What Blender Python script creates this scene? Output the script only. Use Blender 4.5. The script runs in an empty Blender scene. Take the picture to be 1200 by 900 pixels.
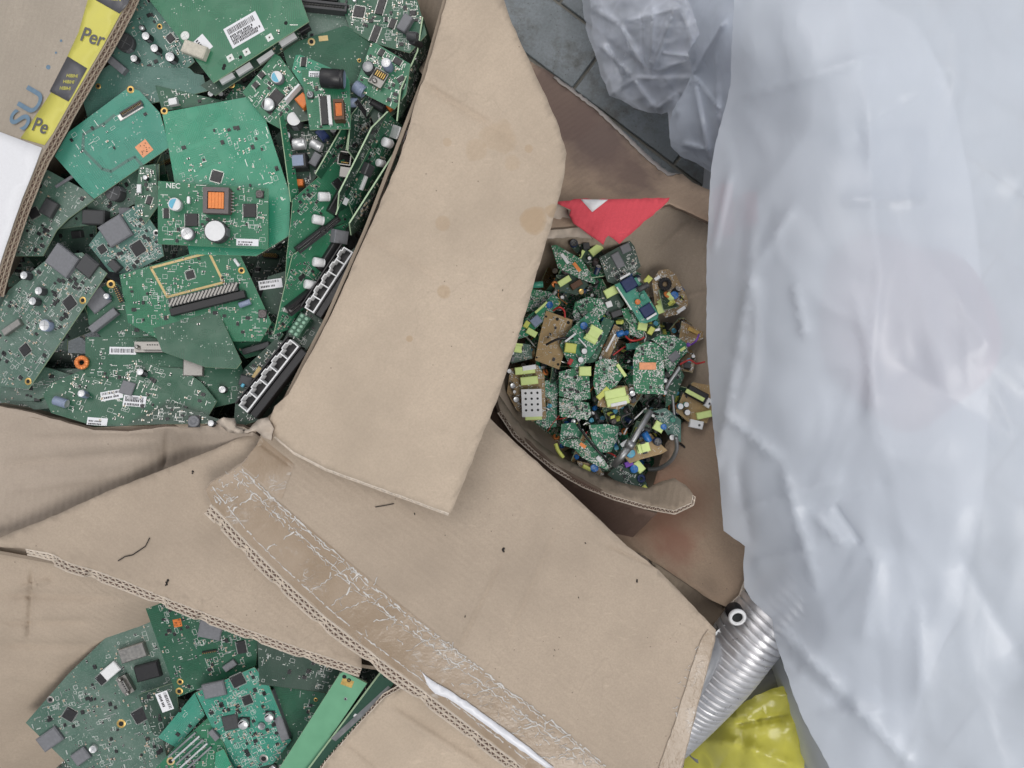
import bpy, bmesh, math, random
import numpy as np
from mathutils import Vector, Matrix, geometry, noise

# ------------------------------------------------------------------ camera, sky, light
SC = bpy.context.scene
CH, F = 1.55, 941.8                     # camera height above the paving, focal length in photo pixels
cam = bpy.data.objects.new('camera', bpy.data.cameras.new('camera'))
SC.collection.objects.link(cam)
cam.location = (0, 0, CH); cam.rotation_euler = (0, 0, 0)
cam.data.sensor_width = 36; cam.data.lens = F / 1200 * 36
cam.data.clip_start = 0.02; cam.data.clip_end = 100
cam.data.dof.use_dof = True; cam.data.dof.focus_distance = 1.06; cam.data.dof.aperture_fstop = 9.0
SC.camera = cam
W = bpy.data.worlds.new('World'); SC.world = W; W.use_nodes = True
wn = W.node_tree.nodes; wl = W.node_tree.links
sky = wn.new('ShaderNodeTexSky'); sky.sky_type = 'NISHITA'; sky.sun_disc = False
sky.sun_elevation = math.radians(58); sky.sun_rotation = math.radians(-40)
sky.air_density = 1.0; sky.dust_density = 4.0
hs = wn.new('ShaderNodeHueSaturation'); hs.inputs['Saturation'].default_value = 0.30
wl.new(sky.outputs[0], hs.inputs['Color'])
wl.new(hs.outputs[0], wn['Background'].inputs[0]); wn['Background'].inputs[1].default_value = 0.10
sl = bpy.data.lights.new('sun', 'SUN'); sl.energy = 1.5; sl.angle = math.radians(30); sl.color = (1, .965, .92)
so = bpy.data.objects.new('sun', sl); SC.collection.objects.link(so)
so.rotation_euler = (math.radians(32), 0, math.radians(40))
SC.view_settings.view_transform = 'Standard'; SC.view_settings.look = 'None'
SC.view_settings.gamma = 1; SC.view_settings.use_curve_mapping = False
SC.view_settings.exposure = 0.12

# ------------------------------------------------------------------ helpers
COL = SC.collection
def P(x, y, z):
    d = (CH - z) / F
    return Vector(((x - 600) * d, (450 - y) * d, z))
def link(o, parent=None):
    COL.objects.link(o)
    if parent is not None: o.parent = parent
    return o
def tag(o, label=None, cat=None, group=None, kind=None):
    if label: o['label'] = label
    if cat: o['category'] = cat
    if group: o['group'] = group
    if kind: o['kind'] = kind
    return o
def empty(name, loc=(0, 0, 0), mat=None):
    o = bpy.data.objects.new(name, None); o.empty_display_size = .02
    COL.objects.link(o)
    if mat is not None: o.matrix_world = mat
    else: o.location = loc
    return o
class MB:
    def __init__(s): s.v = []; s.f = []; s.m = []; s.s = []
    def add(s, vs, fs, mi=0, T=None, smooth=False):
        b = len(s.v)
        s.v += [tuple(T @ Vector(v)) if T is not None else tuple(v) for v in vs]
        s.f += [tuple(i + b for i in f) for f in fs]
        s.m += [mi] * len(fs); s.s += [smooth] * len(fs); return s
    def box(s, x, y, z, sx, sy, sz, mi=0, rot=0, T=None):     # z is the bottom
        c, k = math.cos(rot), math.sin(rot); vs = []
        for dz in (0, sz):
            for a, b in ((-1, -1), (1, -1), (1, 1), (-1, 1)):
                u, w = a * sx / 2, b * sy / 2
                vs.append((x + u * c - w * k, y + u * k + w * c, z + dz))
        return s.add(vs, [(3, 2, 1, 0), (4, 5, 6, 7), (0, 1, 5, 4), (1, 2, 6, 5), (2, 3, 7, 6), (3, 0, 4, 7)], mi, T)
    def quad(s, x, y, z, sx, sy, mi=0, rot=0):
        c, k = math.cos(rot), math.sin(rot)
        vs = [(x + a * sx / 2 * c - b * sy / 2 * k, y + a * sx / 2 * k + b * sy / 2 * c, z) for a, b in ((-1, -1), (1, -1), (1, 1), (-1, 1))]
        return s.add(vs, [(0, 1, 2, 3)], mi)
    def lathe(s, prof, n=20, mi=0, T=None, mis=None):          # prof: (r, z) from bottom up; ends closed when r=0
        vs = []; fs = []; ms = []
        for r, z in prof:
            for i in range(n):
                a = 2 * math.pi * i / n; vs.append((r * math.cos(a), r * math.sin(a), z))
        for j in range(len(prof) - 1):
            for i in range(n):
                k = (i + 1) % n
                fs.append((j * n + i, j * n + k, (j + 1) * n + k, (j + 1) * n + i)); ms.append(mis[j] if mis else mi)
        b = len(s.f)
        s.add(vs, fs, mi, T, True)
        for q, mm in enumerate(ms): s.m[b + q] = mm
        return s
    def tube(s, pts, r, n=8, mi=0):
        pts = [Vector(p) for p in pts]; L = len(pts); vs = []; fs = []
        up = Vector((0, 0, 1))
        rr = r if isinstance(r, (list, tuple)) else [r] * L
        for i, p in enumerate(pts):
            t = (pts[min(i + 1, L - 1)] - pts[max(i - 1, 0)]).normalized()
            u = t.cross(up)
            if u.length < 1e-4: u = t.cross(Vector((1, 0, 0)))
            u.normalize(); w = u.cross(t); w.normalize()
            for k in range(n):
                a = 2 * math.pi * k / n; vs.append(p + (u * math.cos(a) + w * math.sin(a)) * rr[i])
        for i in range(L - 1):
            for k in range(n):
                q = (k + 1) % n; fs.append((i * n + k, i * n + q, (i + 1) * n + q, (i + 1) * n + k))
        fs.append(tuple(range(n - 1, -1, -1))); fs.append(tuple((L - 1) * n + k for k in range(n)))
        return s.add(vs, fs, mi, None, True)
    def mesh(s, name, mats):
        me = bpy.data.meshes.new(name); me.from_pydata(s.v, [], s.f)
        for m in mats: me.materials.append(m)
        me.polygons.foreach_set('material_index', s.m); me.polygons.foreach_set('use_smooth', s.s)
        me.update(); return me
    def build(s, name, mats, parent=None, centre=False):
        if not isinstance(mats, (list, tuple)): mats = [mats]
        o = bpy.data.objects.new(name, s.mesh(name, mats))
        link(o, parent)
        if centre: recentre(o)
        return o
def recentre(o):
    me = o.data; n = len(me.vertices); co = np.empty(n * 3, 'f'); me.vertices.foreach_get('co', co); co = co.reshape(-1, 3)
    c = (co.min(0) + co.max(0)) / 2; c[2] = co[:, 2].min()
    me.vertices.foreach_set('co', (co - c).ravel()); me.update(); o.location = [float(v) for v in c]
def text_mb(mb, txt, T, size, mi=0, z=0.0):
    cu = bpy.data.curves.new('t', 'FONT'); cu.body = txt; cu.size = size; cu.align_x = 'CENTER'; cu.align_y = 'CENTER'; cu.offset = size * .012
    o = bpy.data.objects.new('t', cu); me = o.to_mesh()
    mb.add([(v.co.x, v.co.y, z) for v in me.vertices], [tuple(p.vertices) for p in me.polygons], mi, T)
    o.to_mesh_clear(); bpy.data.objects.remove(o); bpy.data.curves.remove(cu)

# ------------------------------------------------------------------ materials
class NT:
    def __init__(s, name):
        m = bpy.data.materials.new(name); m.use_nodes = True; s.m = m; s.t = m.node_tree; s.b = s.t.nodes['Principled BSDF']
        s.co = s.n('ShaderNodeTexCoord').outputs['Object']
    def n(s, t, **k):
        x = s.t.nodes.new(t)
        for a, b in k.items(): setattr(x, a, b)
        return x
    def put(s, sock, v):
        if isinstance(v, bpy.types.NodeSocket): s.t.links.new(v, sock)
        elif v is not None:
            if isinstance(v, (tuple, list)) and len(v) == 3 and len(sock.default_value) == 4: v = tuple(v) + (1,)
            sock.default_value = v
    def math(s, op, a, b=0, c=None):
        x = s.n('ShaderNodeMath', operation=op); s.put(x.inputs[0], a); s.put(x.inputs[1], b)
        if c is not None: s.put(x.inputs[2], c)
        return x.outputs[0]
    def noise(s, sc, det=3, rough=.5, vec=None, dist=0):
        x = s.n('ShaderNodeTexNoise'); s.put(x.inputs['Scale'], sc); s.put(x.inputs['Detail'], det); s.put(x.inputs['Roughness'], rough); s.put(x.inputs['Distortion'], dist)
        s.put(x.inputs['Vector'], vec or s.co); return x.outputs['Fac']
    def mapr(s, v, a, b, c=0, d=1):
        x = s.n('ShaderNodeMapRange'); s.put(x.inputs[0], v)
        for i, q in enumerate((a, b, c, d)): s.put(x.inputs[i + 1], q)
        return x.outputs[0]
    def mix(s, f, a, b, mode='MIX'):
        x = s.n('ShaderNodeMix', data_type='RGBA', blend_type=mode)
        s.put(x.inputs[0], f); s.put(x.inputs[6], a); s.put(x.inputs[7], b); return x.outputs[2]
    def vor(s, sc, out='Distance', vec=None, metric='EUCLIDEAN', feature='F1', rnd=1):
        x = s.n('ShaderNodeTexVoronoi', distance=metric, feature=feature); s.put(x.inputs['Scale'], sc); s.put(x.inputs['Randomness'], rnd)
        s.put(x.inputs['Vector'], vec or s.co); return x.outputs[out]
    def scale(s, v):
        x = s.n('ShaderNodeMapping'); s.put(x.inputs['Vector'], s.co); x.inputs['Scale'].default_value = v; return x.outputs[0]
    def bump(s, h, d=.001, st=1.0):
        x = s.n('ShaderNodeBump'); s.put(x.inputs['Height'], h); x.inputs['Distance'].default_value = d; x.inputs['Strength'].default_value = st
        s.t.links.new(x.outputs[0], s.b.inputs['Normal'])
    def fin(s, col, rough=.6, metal=0, spec=.5):
        s.put(s.b.inputs['Base Color'], col); s.put(s.b.inputs['Roughness'], rough); s.put(s.b.inputs['Metallic'], metal)
        s.put(s.b.inputs['Specular IOR Level'], spec); return s.m
def simple(name, col, rough=.5, metal=0, var=.25, sc=300, bump=0.0, spec=.5):
    t = NT(name); n = t.noise(sc, 3); c = t.mix(n, tuple(v * (1 - var) for v in col), tuple(min(1, v * (1 + var)) for v in col))
    if bump: t.bump(n, bump)
    return t.fin(c, t.mapr(n, .3, .7, max(.05, rough - .08), min(1, rough + .1)), metal, spec)

def cardboard(name, col=(.44, .335, .245), wave_rot=0.6, stains=(), wet=None, blotch=.13, printed=None):
    t = NT(name)
    big = t.noise(5, 4, .55); fib = t.noise(420, 4, .7); mid = t.noise(45, 4, .6)
    c = t.mix(t.mapr(t.math('ADD', t.math('MULTIPLY', big, .6), t.math('MULTIPLY', t.noise(17, 5, .65), .4)), .36, .64), tuple(v * (1 - blotch) for v in col), tuple(v * (1 + blotch * .8) for v in col))
    c = t.mix(t.math('MULTIPLY', t.mapr(fib, .35, .7), .45), c, tuple(v * .72 for v in col))
    c = t.mix(t.mapr(mid, .5, .9, 0, .22), c, tuple(v * .78 for v in col))
    speck = t.math('MULTIPLY', t.math('LESS_THAN', t.vor(75), .06), t.math('GREATER_THAN', t.noise(11, 2), .56))
    c = t.mix(t.math('MULTIPLY', speck, .6), c, (.08, .06, .05))
    ck = t.math('MULTIPLY', t.mapr(t.math('ABSOLUTE', t.math('SUBTRACT', t.noise(7, 3, .55, dist=.4), .5)), 0, .007, 1, 0), t.mapr(t.noise(6, 2), .52, .60)); c = t.mix(t.math('MULTIPLY', ck, .12), c, tuple(v * .45 for v in col))
    scf = t.math('MULTIPLY', t.mapr(t.noise(180, 3, .6, vec=t.scale((.25, 1, 1))), .62, .74), t.mapr(t.noise(8, 3), .50, .62)); c = t.mix(t.math('MULTIPLY', scf, .45), c, tuple(min(1, v * 1.3) for v in col))
    geo = t.n('ShaderNodeNewGeometry').outputs['Position']
    for (p, r, sc, k, amp) in stains:
        d = t.n('ShaderNodeVectorMath', operation='DISTANCE'); sep = t.n('ShaderNodeVectorMath', operation='MULTIPLY')
        t.put(sep.inputs[0], geo); sep.inputs[1].default_value = (1, 1, 0); t.put(d.inputs[0], sep.outputs[0]); d.inputs[1].default_value = (p[0], p[1], 0)
        nn = t.noise(28, 3, .6, vec=geo)
        e = t.math('ADD', d.outputs['Value'], t.math('MULTIPLY', t.math('SUBTRACT', nn, .5), amp))
        sf = .35 if amp >= .05 else .8; m_ = t.mapr(e, r * sf, r * 1.08, 1, 0); ring = t.mapr(t.math('ABSOLUTE', t.math('SUBTRACT', e, r * .95)), 0, r * .1, .25 if sf > .5 else 0, 0)
        c = t.mix(t.math('MULTIPLY', t.math('ADD', m_, ring), k), c, tuple(a * b for a, b in zip(col, sc)))
    wv = t.n('ShaderNodeTexWave', wave_type='BANDS', bands_direction='X'); mp = t.n('ShaderNodeMapping'); t.put(mp.inputs['Vector'], t.co)
    mp.inputs['Rotation'].default_value = (0, 0, wave_rot); t.put(wv.inputs['Vector'], mp.outputs[0]); wv.inputs['Scale'].default_value = 40; wv.inputs['Distortion'].default_value = .6; wv.inputs['Detail'].default_value = 1
    h = t.math('ADD', t.math('MULTIPLY', wv.outputs['Fac'], .16), t.math('ADD', t.math('MULTIPLY', fib, .18), t.math('MULTIPLY', t.noise(30, 4), .9)))
    t.bump(h, .0016)
    return t.fin(c, .85, 0, .25)

def pcb(name, col, dust=.15, dustcol=(.33, .36, .34), solder=0.0):
    t = NT(name)
    cell = t.vor(64, 'Color', metric='CHEBYCHEV'); sx = t.n('ShaderNodeSeparateColor'); t.put(sx.inputs[0], cell)
    A, B = sx.outputs[0], sx.outputs[1]
    base = t.mix(t.math('MULTIPLY', A, .55), col, tuple(v * .62 for v in col))
    def lines(dirn, sc):
        w = t.n('ShaderNodeTexWave', wave_type='BANDS', bands_direction=dirn); t.put(w.inputs['Vector'], t.co); w.inputs['Scale'].default_value = sc; w.inputs['Distortion'].default_value = 0
        return t.math('GREATER_THAN', w.outputs['Fac'], .72)
    lx = lines('X', 130); ly = lines('Y', 150); pick = t.math('GREATER_THAN', B, .5)
    ln = t.math('ADD', t.math('MULTIPLY', lx, pick), t.math('MULTIPLY', ly, t.math('SUBTRACT', 1, pick)))
    gate = t.math('GREATER_THAN', A, .45); ln = t.math('MULTIPLY', ln, gate)
    base = t.mix(t.math('MULTIPLY', ln, .38), base, tuple(min(1, v * 1.7 + .01) for v in col))
    via = t.math('LESS_THAN', t.vor(300, rnd=.9), .22); gv = t.math('GREATER_THAN', t.noise(45, 3), .56)
    vm = t.math('MULTIPLY', via, gv)
    base = t.mix(t.math('MULTIPLY', vm, .75), base, (.50, .55, .50))
    silver = None
    if solder:
        w1 = t.noise(270, 2, .5, dist=1.2); w2 = t.noise(60, 2)
        silver = t.math('MULTIPLY', t.math('GREATER_THAN', w1, .655 - .07 * solder), t.math('GREATER_THAN', w2, .50))
        dots = t.math('MULTIPLY', t.math('LESS_THAN', t.vor(330), .36), t.math('GREATER_THAN', t.noise(85, 2), .47 + .06 * (1 - solder)))
        silver = t.math('MAXIMUM', silver, dots)
        base = t.mix(silver, base, (.62, .62, .60))
    d = t.mapr(t.noise(14, 5, .65), .3, .8, dust * .4, dust * 1.7); fd = t.mapr(t.noise(500, 2), .55, .75, 0, dust)
    base = t.mix(t.math('MINIMUM', t.math('ADD', d, fd), 1.0), base, dustcol)
    rg = t.mapr(t.noise(30, 3), .3, .7, .30, .52)
    hgt = t.math('ADD', ln, t.math('MULTIPLY', silver, 3.0) if silver is not None else 0)
    t.bump(hgt, .00015 if not solder else .0004)
    met = t.math('MULTIPLY', silver, .5) if silver is not None else 0
    return t.fin(base, rg, met)

M = {}
M['pcb_green'] = pcb('pcb_green', (.016, .27, .150), .07)
M['pcb_teal'] = pcb('pcb_teal', (.018, .25, .17), .10)
M['pcb_dark'] = pcb('pcb_dark', (.005, .042, .022), .07)  # albedo lowered to imitate the dark between deep and standing boards
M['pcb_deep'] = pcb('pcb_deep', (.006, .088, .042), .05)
M['pcb_mid'] = pcb('pcb_mid', (.009, .155, .070), .06)
M['pcb_dust_haze'] = pcb('pcb_dust_haze', (.022, .105, .066), .24)  # grey dust tone also carries a milky haze over the left boards
M['pcb_grey'] = pcb('pcb_grey', (.04, .15, .115), .32, (.16, .24, .22))
M['pcb_solder'] = pcb('pcb_solder', (.010, .17, .07), .04, solder=1.0)
M['pcb_solder_light'] = pcb('pcb_solder_light', (.012, .20, .10), .05, solder=.6)
M['phenolic'] = pcb('phenolic', (.36, .24, .10), .10, (.3, .25, .18))
M['phenolic_solder'] = pcb('phenolic_solder', (.30, .20, .09), .10, (.3, .25, .18), solder=.5)
M['fr4'] = simple('board_edge', (.42, .55, .36), .6, sc=900)
M['black'] = simple('black_plastic', (.018, .018, .020), .42, sc=500)
M['charcoal'] = simple('charcoal_plastic', (.05, .052, .055), .5, sc=400)
M['greyplas'] = simple('grey_plastic', (.17, .175, .19), .55)
M['tin'] = simple('tin_plate', (.62, .62, .60), .34, .75, var=.2, sc=900)
M['alu'] = simple('aluminium', (.66, .67, .68), .38, .6, var=.12, sc=500)
M['nickel'] = simple('nickel_shell', (.34, .33, .31), .36, .8, var=.25, sc=250)
M['gold'] = simple('gold_plate', (.62, .42, .14), .35, .7)
M['padgold'] = simple('bare_copper_pad', (.55, .42, .20), .45, .3)
M['ceramic'] = simple('ceramic_tan', (.42, .33, .22), .5)
M['silk'] = simple('silkscreen_white', (.72, .75, .72), .7, sc=700)
M['white'] = simple('white_plastic', (.74, .75, .76), .5, var=.08)
M['paper'] = simple('white_label_paper', (.76, .77, .80), .75, var=.05)
M['ink'] = simple('label_ink', (.03, .03, .035), .7)
M['copper'] = simple('copper_winding', (.72, .24, .07), .42, .35, var=.3, sc=260)
M['orange'] = simple('orange_tape', (.62, .17, .03), .45)
M['orange_pale'] = simple('orange_sticker', (.75, .33, .17), .6)
M['ferrite'] = simple('ferrite_core', (.14, .12, .12), .6, sc=500, bump=.0003)
M['brownbob'] = simple('brown_bobbin', (.10, .045, .02), .5)
M['ytape'] = simple('yellow_polyester_tape', (.58, .62, .14), .4, var=.12, sc=90)
M['ylime'] = simple('lime_tape', (.64, .78, .30), .45, var=.12, sc=90)
M['blue'] = simple('blue_sleeve', (.02, .14, .42), .35)
M['bluedark'] = simple('dark_blue_sleeve', (.015, .03, .10), .35)
M['slate'] = simple('slate_blue_sleeve', (.22, .27, .38), .4)
M['bluemark'] = simple('blue_mark', (.12, .42, .58), .4)
M['purple'] = simple('purple_sleeve', (.20, .07, .45), .4)
M['red'] = simple('red_wire', (.42, .03, .03), .4)
M['foam'] = simple('beige_foam', (.55, .52, .44), .9, bump=.001)
M['hole'] = simple('drilled_hole', (.008, .010, .010), .8)
M['steel'] = simple('dull_steel', (.30, .31, .32), .42, .75, sc=120)
M['barpaint'] = simple('pale_green_lacquer', (.13, .34, .20), .42, var=.12, sc=60)
M['dkglass'] = simple('dark_green_laminate', (.02, .07, .045), .4)
M['wire'] = simple('black_wire', (.012, .012, .013), .4)

# ------------------------------------------------------------------ surfaces seen from above: thin-plate height fields
class Z:
    def __init__(s, ctrl, ridges=(), namp=0, nsc=.02, seed=0, lam=0, ridged=0, rsc=.01):
        c = np.array(ctrl, float); s.c = c[:, :2] / 100; n = len(c)
        s.sharp = False; s.ya = .6
        K = s.k(np.linalg.norm(s.c[:, None] - s.c[None], axis=2)) + np.eye(n) * lam
        Pm = np.c_[np.ones(n), s.c]; A = np.zeros((n + 3, n + 3)); A[:n, :n] = K; A[:n, n:] = Pm; A[n:, :n] = Pm.T
        s.w = np.linalg.lstsq(A, np.r_[c[:, 2], 0, 0, 0], rcond=None)[0]; s.r = ridges; s.na = namp; s.ns = nsc; s.sd = seed; s.off = 0; s.rd = ridged; s.rs = rsc
    @staticmethod
    def k(r): return np.where(r > 1e-9, r * r * np.log(r + 1e-12), 0)
    def __call__(s, x, y):
        p = np.array([x, y]) / 100; r = np.linalg.norm(s.c - p, axis=1)
        z = float(s.k(r) @ s.w[:-3] + s.w[-3] + s.w[-2] * p[0] + s.w[-1] * p[1])
        for (x0, y0, x1, y1, w, h) in s.r:
            dx, dy = x1 - x0, y1 - y0; L2 = dx * dx + dy * dy
            t = max(0, min(1, ((x - x0) * dx + (y - y0) * dy) / L2)); d = math.hypot(x - x0 - t * dx, y - y0 - t * dy)
            if d < 3 * w:
                fade = min(1, 6 * min(t + .02, 1.02 - t)); z += h * fade * math.exp(-abs(d / w) ** (1.0 if s.sharp else 1.5))
        if s.na: z += s.na * noise.fractal(Vector((x * s.ns, y * s.ns, s.sd)), 1.0, 2.0, 3)
        if s.rd:
            q = Vector((x * s.rs, y * s.rs * s.ya, s.sd + 5)); q += Vector((noise.noise(q * 1.3), noise.noise(q * 1.3 + Vector((9, 2, 1))), 0)) * .6
            z += s.rd * (1 - min(1, abs(noise.noise(q)) * 3.2)) + s.rd * .4 * (1 - min(1, abs(noise.noise(q * 2.3)) * 3.2))
        return z + s.off
    def lift(s, d):
        import copy; q = copy.copy(s); q.off = s.off + d; return q
    def S(s, x, y): return P(x, y, s(x, y))
    def N(s, x, y):
        e = 1.5; a = s.S(x + e, y) - s.S(x - e, y); b = s.S(x, y + e) - s.S(x, y - e)
        n = b.cross(a).normalized()
        return n if n.z > 0 else -n
def inpoly(x, y, p):
    r = False; j = len(p) - 1
    for i in range(len(p)):
        if (p[i][1] > y) != (p[j][1] > y) and x < (p[j][0] - p[i][0]) * (y - p[i][1]) / (p[j][1] - p[i][1]) + p[i][0]: r = not r
        j = i
    return r
def edist(x, y, p):
    m = 1e9
    for i in range(len(p)):
        x0, y0 = p[i][:2]; x1, y1 = p[(i + 1) % len(p)][:2]; dx, dy = x1 - x0, y1 - y0; L = dx * dx + dy * dy or 1e-12
        t = max(0, min(1, ((x - x0) * dx + (y - y0) * dy) / L)); m = min(m, math.hypot(x - x0 - t * dx, y - y0 - t * dy))
    return m
def resample(outl, step, jit, rng):
    o = []
    for i in range(len(outl)):
        a, b = outl[i], outl[(i + 1) % len(outl)]; L = math.hypot(b[0] - a[0], b[1] - a[1]); n = max(1, int(L / step))
        for k in range(n):
            t = k / n; j = jit if k else 0
            o.append((a[0] + (b[0] - a[0]) * t + rng.uniform(-j, j), a[1] + (b[1] - a[1]) * t + rng.uniform(-j, j)))
    return o
def sheet(name, outl, zf, mat, th=.004, parent=None, step=12, jit=.5, smooth=True, seed=1, side=None, gridjit=.25):
    rng = random.Random(seed); ol = resample(outl, step, jit, rng); n = len(ol)
    xs = [p[0] for p in ol]; ys = [p[1] for p in ol]; vs = [Vector(p) for p in ol]; r = 0; y = min(ys) + step / 2
    rid = [q for q in zf.r if q[4] < step * .8 and abs(q[5]) > .0012]                 # rows of vertices along each fold so that it stays crisp
    for (ax, ay, bx, by, w_, h_) in rid:
        L = math.hypot(bx - ax, by - ay); ux, uy = (bx - ax) / L, (by - ay) / L; k = int(L / max(3, step * .55))
        for j in range(k + 1):
            for o_ in (0, -1.0, 1.0, -2.2, 2.2):
                q = (ax + ux * L * j / max(1, k) - uy * w_ * o_, ay + uy * L * j / max(1, k) + ux * w_ * o_)
                if inpoly(*q, ol) and edist(*q, ol) > 1.2 and all((q[0] - v[0]) ** 2 + (q[1] - v[1]) ** 2 > 1.0 for v in vs[n:]): vs.append(Vector(q))
    def clear(x, y):
        for (ax, ay, bx, by, w_, h_) in rid:
            dx, dy = bx - ax, by - ay; t = max(0, min(1, ((x - ax) * dx + (y - ay) * dy) / (dx * dx + dy * dy)))
            if math.hypot(x - ax - t * dx, y - ay - t * dy) < 2.6 * w_: return False
        return True
    while y < max(ys):
        x = min(xs) + (step / 2 if r % 2 else step)
        while x < max(xs):
            q = (x + rng.uniform(-1, 1) * step * gridjit, y + rng.uniform(-1, 1) * step * gridjit)
            if inpoly(*q, ol) and edist(*q, ol) > step * .45 and clear(*q): vs.append(Vector(q))
            x += step
        y += step * .87; r += 1
    res = geometry.delaunay_2d_cdt(vs, [], [list(range(n))], 1, 1e-5)
    V, Fc = res[0], res[2]
    top = [zf.S(v[0], v[1]) for v in V]
    fs = []
    for f in Fc:
        a, b, c = (top[i] for i in f[:3]); nn = (b - a).cross(c - a)
        fs.append(tuple(f) if nn.dot(Vector((0, 0, CH)) - a) > 0 else tuple(reversed(f)))
    nor = [Vector() for _ in top]
    for f in fs:
        a, b, c = (top[i] for i in f[:3]); nn = (b - a).cross(c - a)
        for i in f: nor[i] += nn
    if th == 0:
        mb = MB(); mb.add(top, fs, 0, None, smooth); o = mb.build(name, [mat], parent); recentre(o); return o
    bot = [p - q.normalized() * th for p, q in zip(top, nor)]
    N = len(top); cnt = {}
    for f in fs:
        for i in range(len(f)):
            e = (f[i], f[(i + 1) % len(f)]); cnt[e] = cnt.get(e, 0) + 1
    sidef = [(a, a + N, b + N, b) for (a, b) in cnt if (b, a) not in cnt]
    mb = MB(); mb.add(top + bot, fs, 0, None, smooth); 
    b0 = len(mb.f)
    mb.f += [tuple(i + N for i in reversed(f)) for f in fs]; mb.m += [0] * len(fs); mb.s += [smooth] * len(fs)
    mb.f += sidef; mb.m += [1] * len(sidef); mb.s += [False] * len(sidef)
    o = mb.build(name, [mat, side or mat], parent)
    recentre(o)
    return o
def flutes(name, zf, line, out, th, parent, mats, double=True, pitch=.0085, depth=.006, wob=.6, shear=1.15):
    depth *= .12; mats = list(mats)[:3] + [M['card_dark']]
    """corrugated cut edge along a pixel polyline; out = +1/-1 which side it sticks out"""
    pts = []
    for i in range(len(line) - 1):
        a, b = line[i], line[i + 1]; L = math.hypot(b[0] - a[0], b[1] - a[1]); n = max(2, int(L / 1.1))
        pts += [(a[0] + (b[0] - a[0]) * k / n, a[1] + (b[1] - a[1]) * k / n) for k in range(n)]
    pts.append(line[-1]); n = len(pts)
    Sx = [zf.S(*p) for p in pts]; arc = [0]
    for i in range(1, n): arc.append(arc[-1] + (Sx[i] - Sx[i - 1]).length)
    ex = []
    for i in range(0, n):
        t = (Sx[min(i + 3, n - 1)] - Sx[max(i - 3, 0)]).normalized(); nn = zf.N(*pts[i]); o = t.cross(nn) * out; ex.append((o.normalized(), nn))
    mb = MB(); rng = random.Random(7)
    def ribbon(fn, mi, thick=.0004):
        vs = []; fs = []
        for i in range(n):
            o, nn = ex[i]; h = fn(arc[i]); e = h * shear * (1 + .12 * noise.noise(Vector((arc[i] * 22, 5, 1)))); d = depth * (1 + .35 * noise.noise(Vector((arc[i] * 60, mi * 3, 0))))
            vs += [Sx[i] - nn * (h - thick) + o * (e - .001), Sx[i] - nn * (h - thick) + o * (e + d), Sx[i] - nn * (h + thick) + o * (e + d), Sx[i] - nn * (h + thick) + o * (e - .001)]
        for i in range(n - 1):
            a = i * 4; b = a + 4
            for k in range(4): fs.append((a + k, a + (k + 1) % 4, b + (k + 1) % 4, b + k))
        mb.add(vs, fs, mi)
    vs = []
    for i in range(n): o, nn = ex[i]; vs += [Sx[i] - nn * .0008 - o * .001, Sx[i] - nn * (th * .98) + o * (th * shear - .0012)]
    mb.add(vs, [(2 * i, 2 * i + 1, 2 * i + 3, 2 * i + 2) for i in range(n - 1)], 3)  # dark backing strip puts the shade between the flutes into the colour
    ribbon(lambda a: .0005, 0, .0004)
    ribbon(lambda a: th - .0005, 0, .0004)
    w = lambda a: wob * noise.noise(Vector((a * 25, 1, 2)))
    if double:
        ribbon(lambda a: th * .5, 0, .0003)
        q = th * .25
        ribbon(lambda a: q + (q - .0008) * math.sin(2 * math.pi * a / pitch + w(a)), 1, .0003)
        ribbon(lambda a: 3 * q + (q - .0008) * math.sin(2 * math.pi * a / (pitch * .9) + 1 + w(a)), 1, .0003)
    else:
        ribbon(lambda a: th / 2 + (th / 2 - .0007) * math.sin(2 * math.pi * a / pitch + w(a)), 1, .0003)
    o = mb.build(name, mats, parent); recentre(o); return o
def wall(name, rim, base, parent, mat, th=.004, side=None):
    """upright board wall from a rim polyline (px,py,z) to a base polyline (px,py) on the ground"""
    mb = MB(); n = len(rim); K = 6; vs = []
    A = [P(*r) for r in rim]; B = [P(b[0], b[1], .004) for b in base]
    for off in (0, 1):
        for i in range(n):
            t = (A[min(i + 1, n - 1)] - A[max(i - 1, 0)]); o = Vector((t.y, -t.x, 0)).normalized()
            for k in range(K + 1):
                p = A[i].lerp(B[i], k / K); p = p + o * (th * off) ; vs.append(p)
    fs = []; N = n * (K + 1)
    for i in range(n - 1):
        for k in range(K):
            a = i * (K + 1) + k; b = a + K + 1
            fs.append((a, b, b + 1, a + 1)); fs.append((a + N, a + N + 1, b + N + 1, b + N))
        a = i * (K + 1); b = a + K + 1; fs.append((a, a + N, b + N, b)); fs.append((a + K, b + K, b + K + N, a + K + N))
    for i in (0, n - 1):
        for k in range(K):
            a = i * (K + 1) + k; fs.append((a, a + 1, a + 1 + N, a + N))
    mb.add(vs, fs); o = mb.build(name, mat, parent); recentre(o); return o

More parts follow.
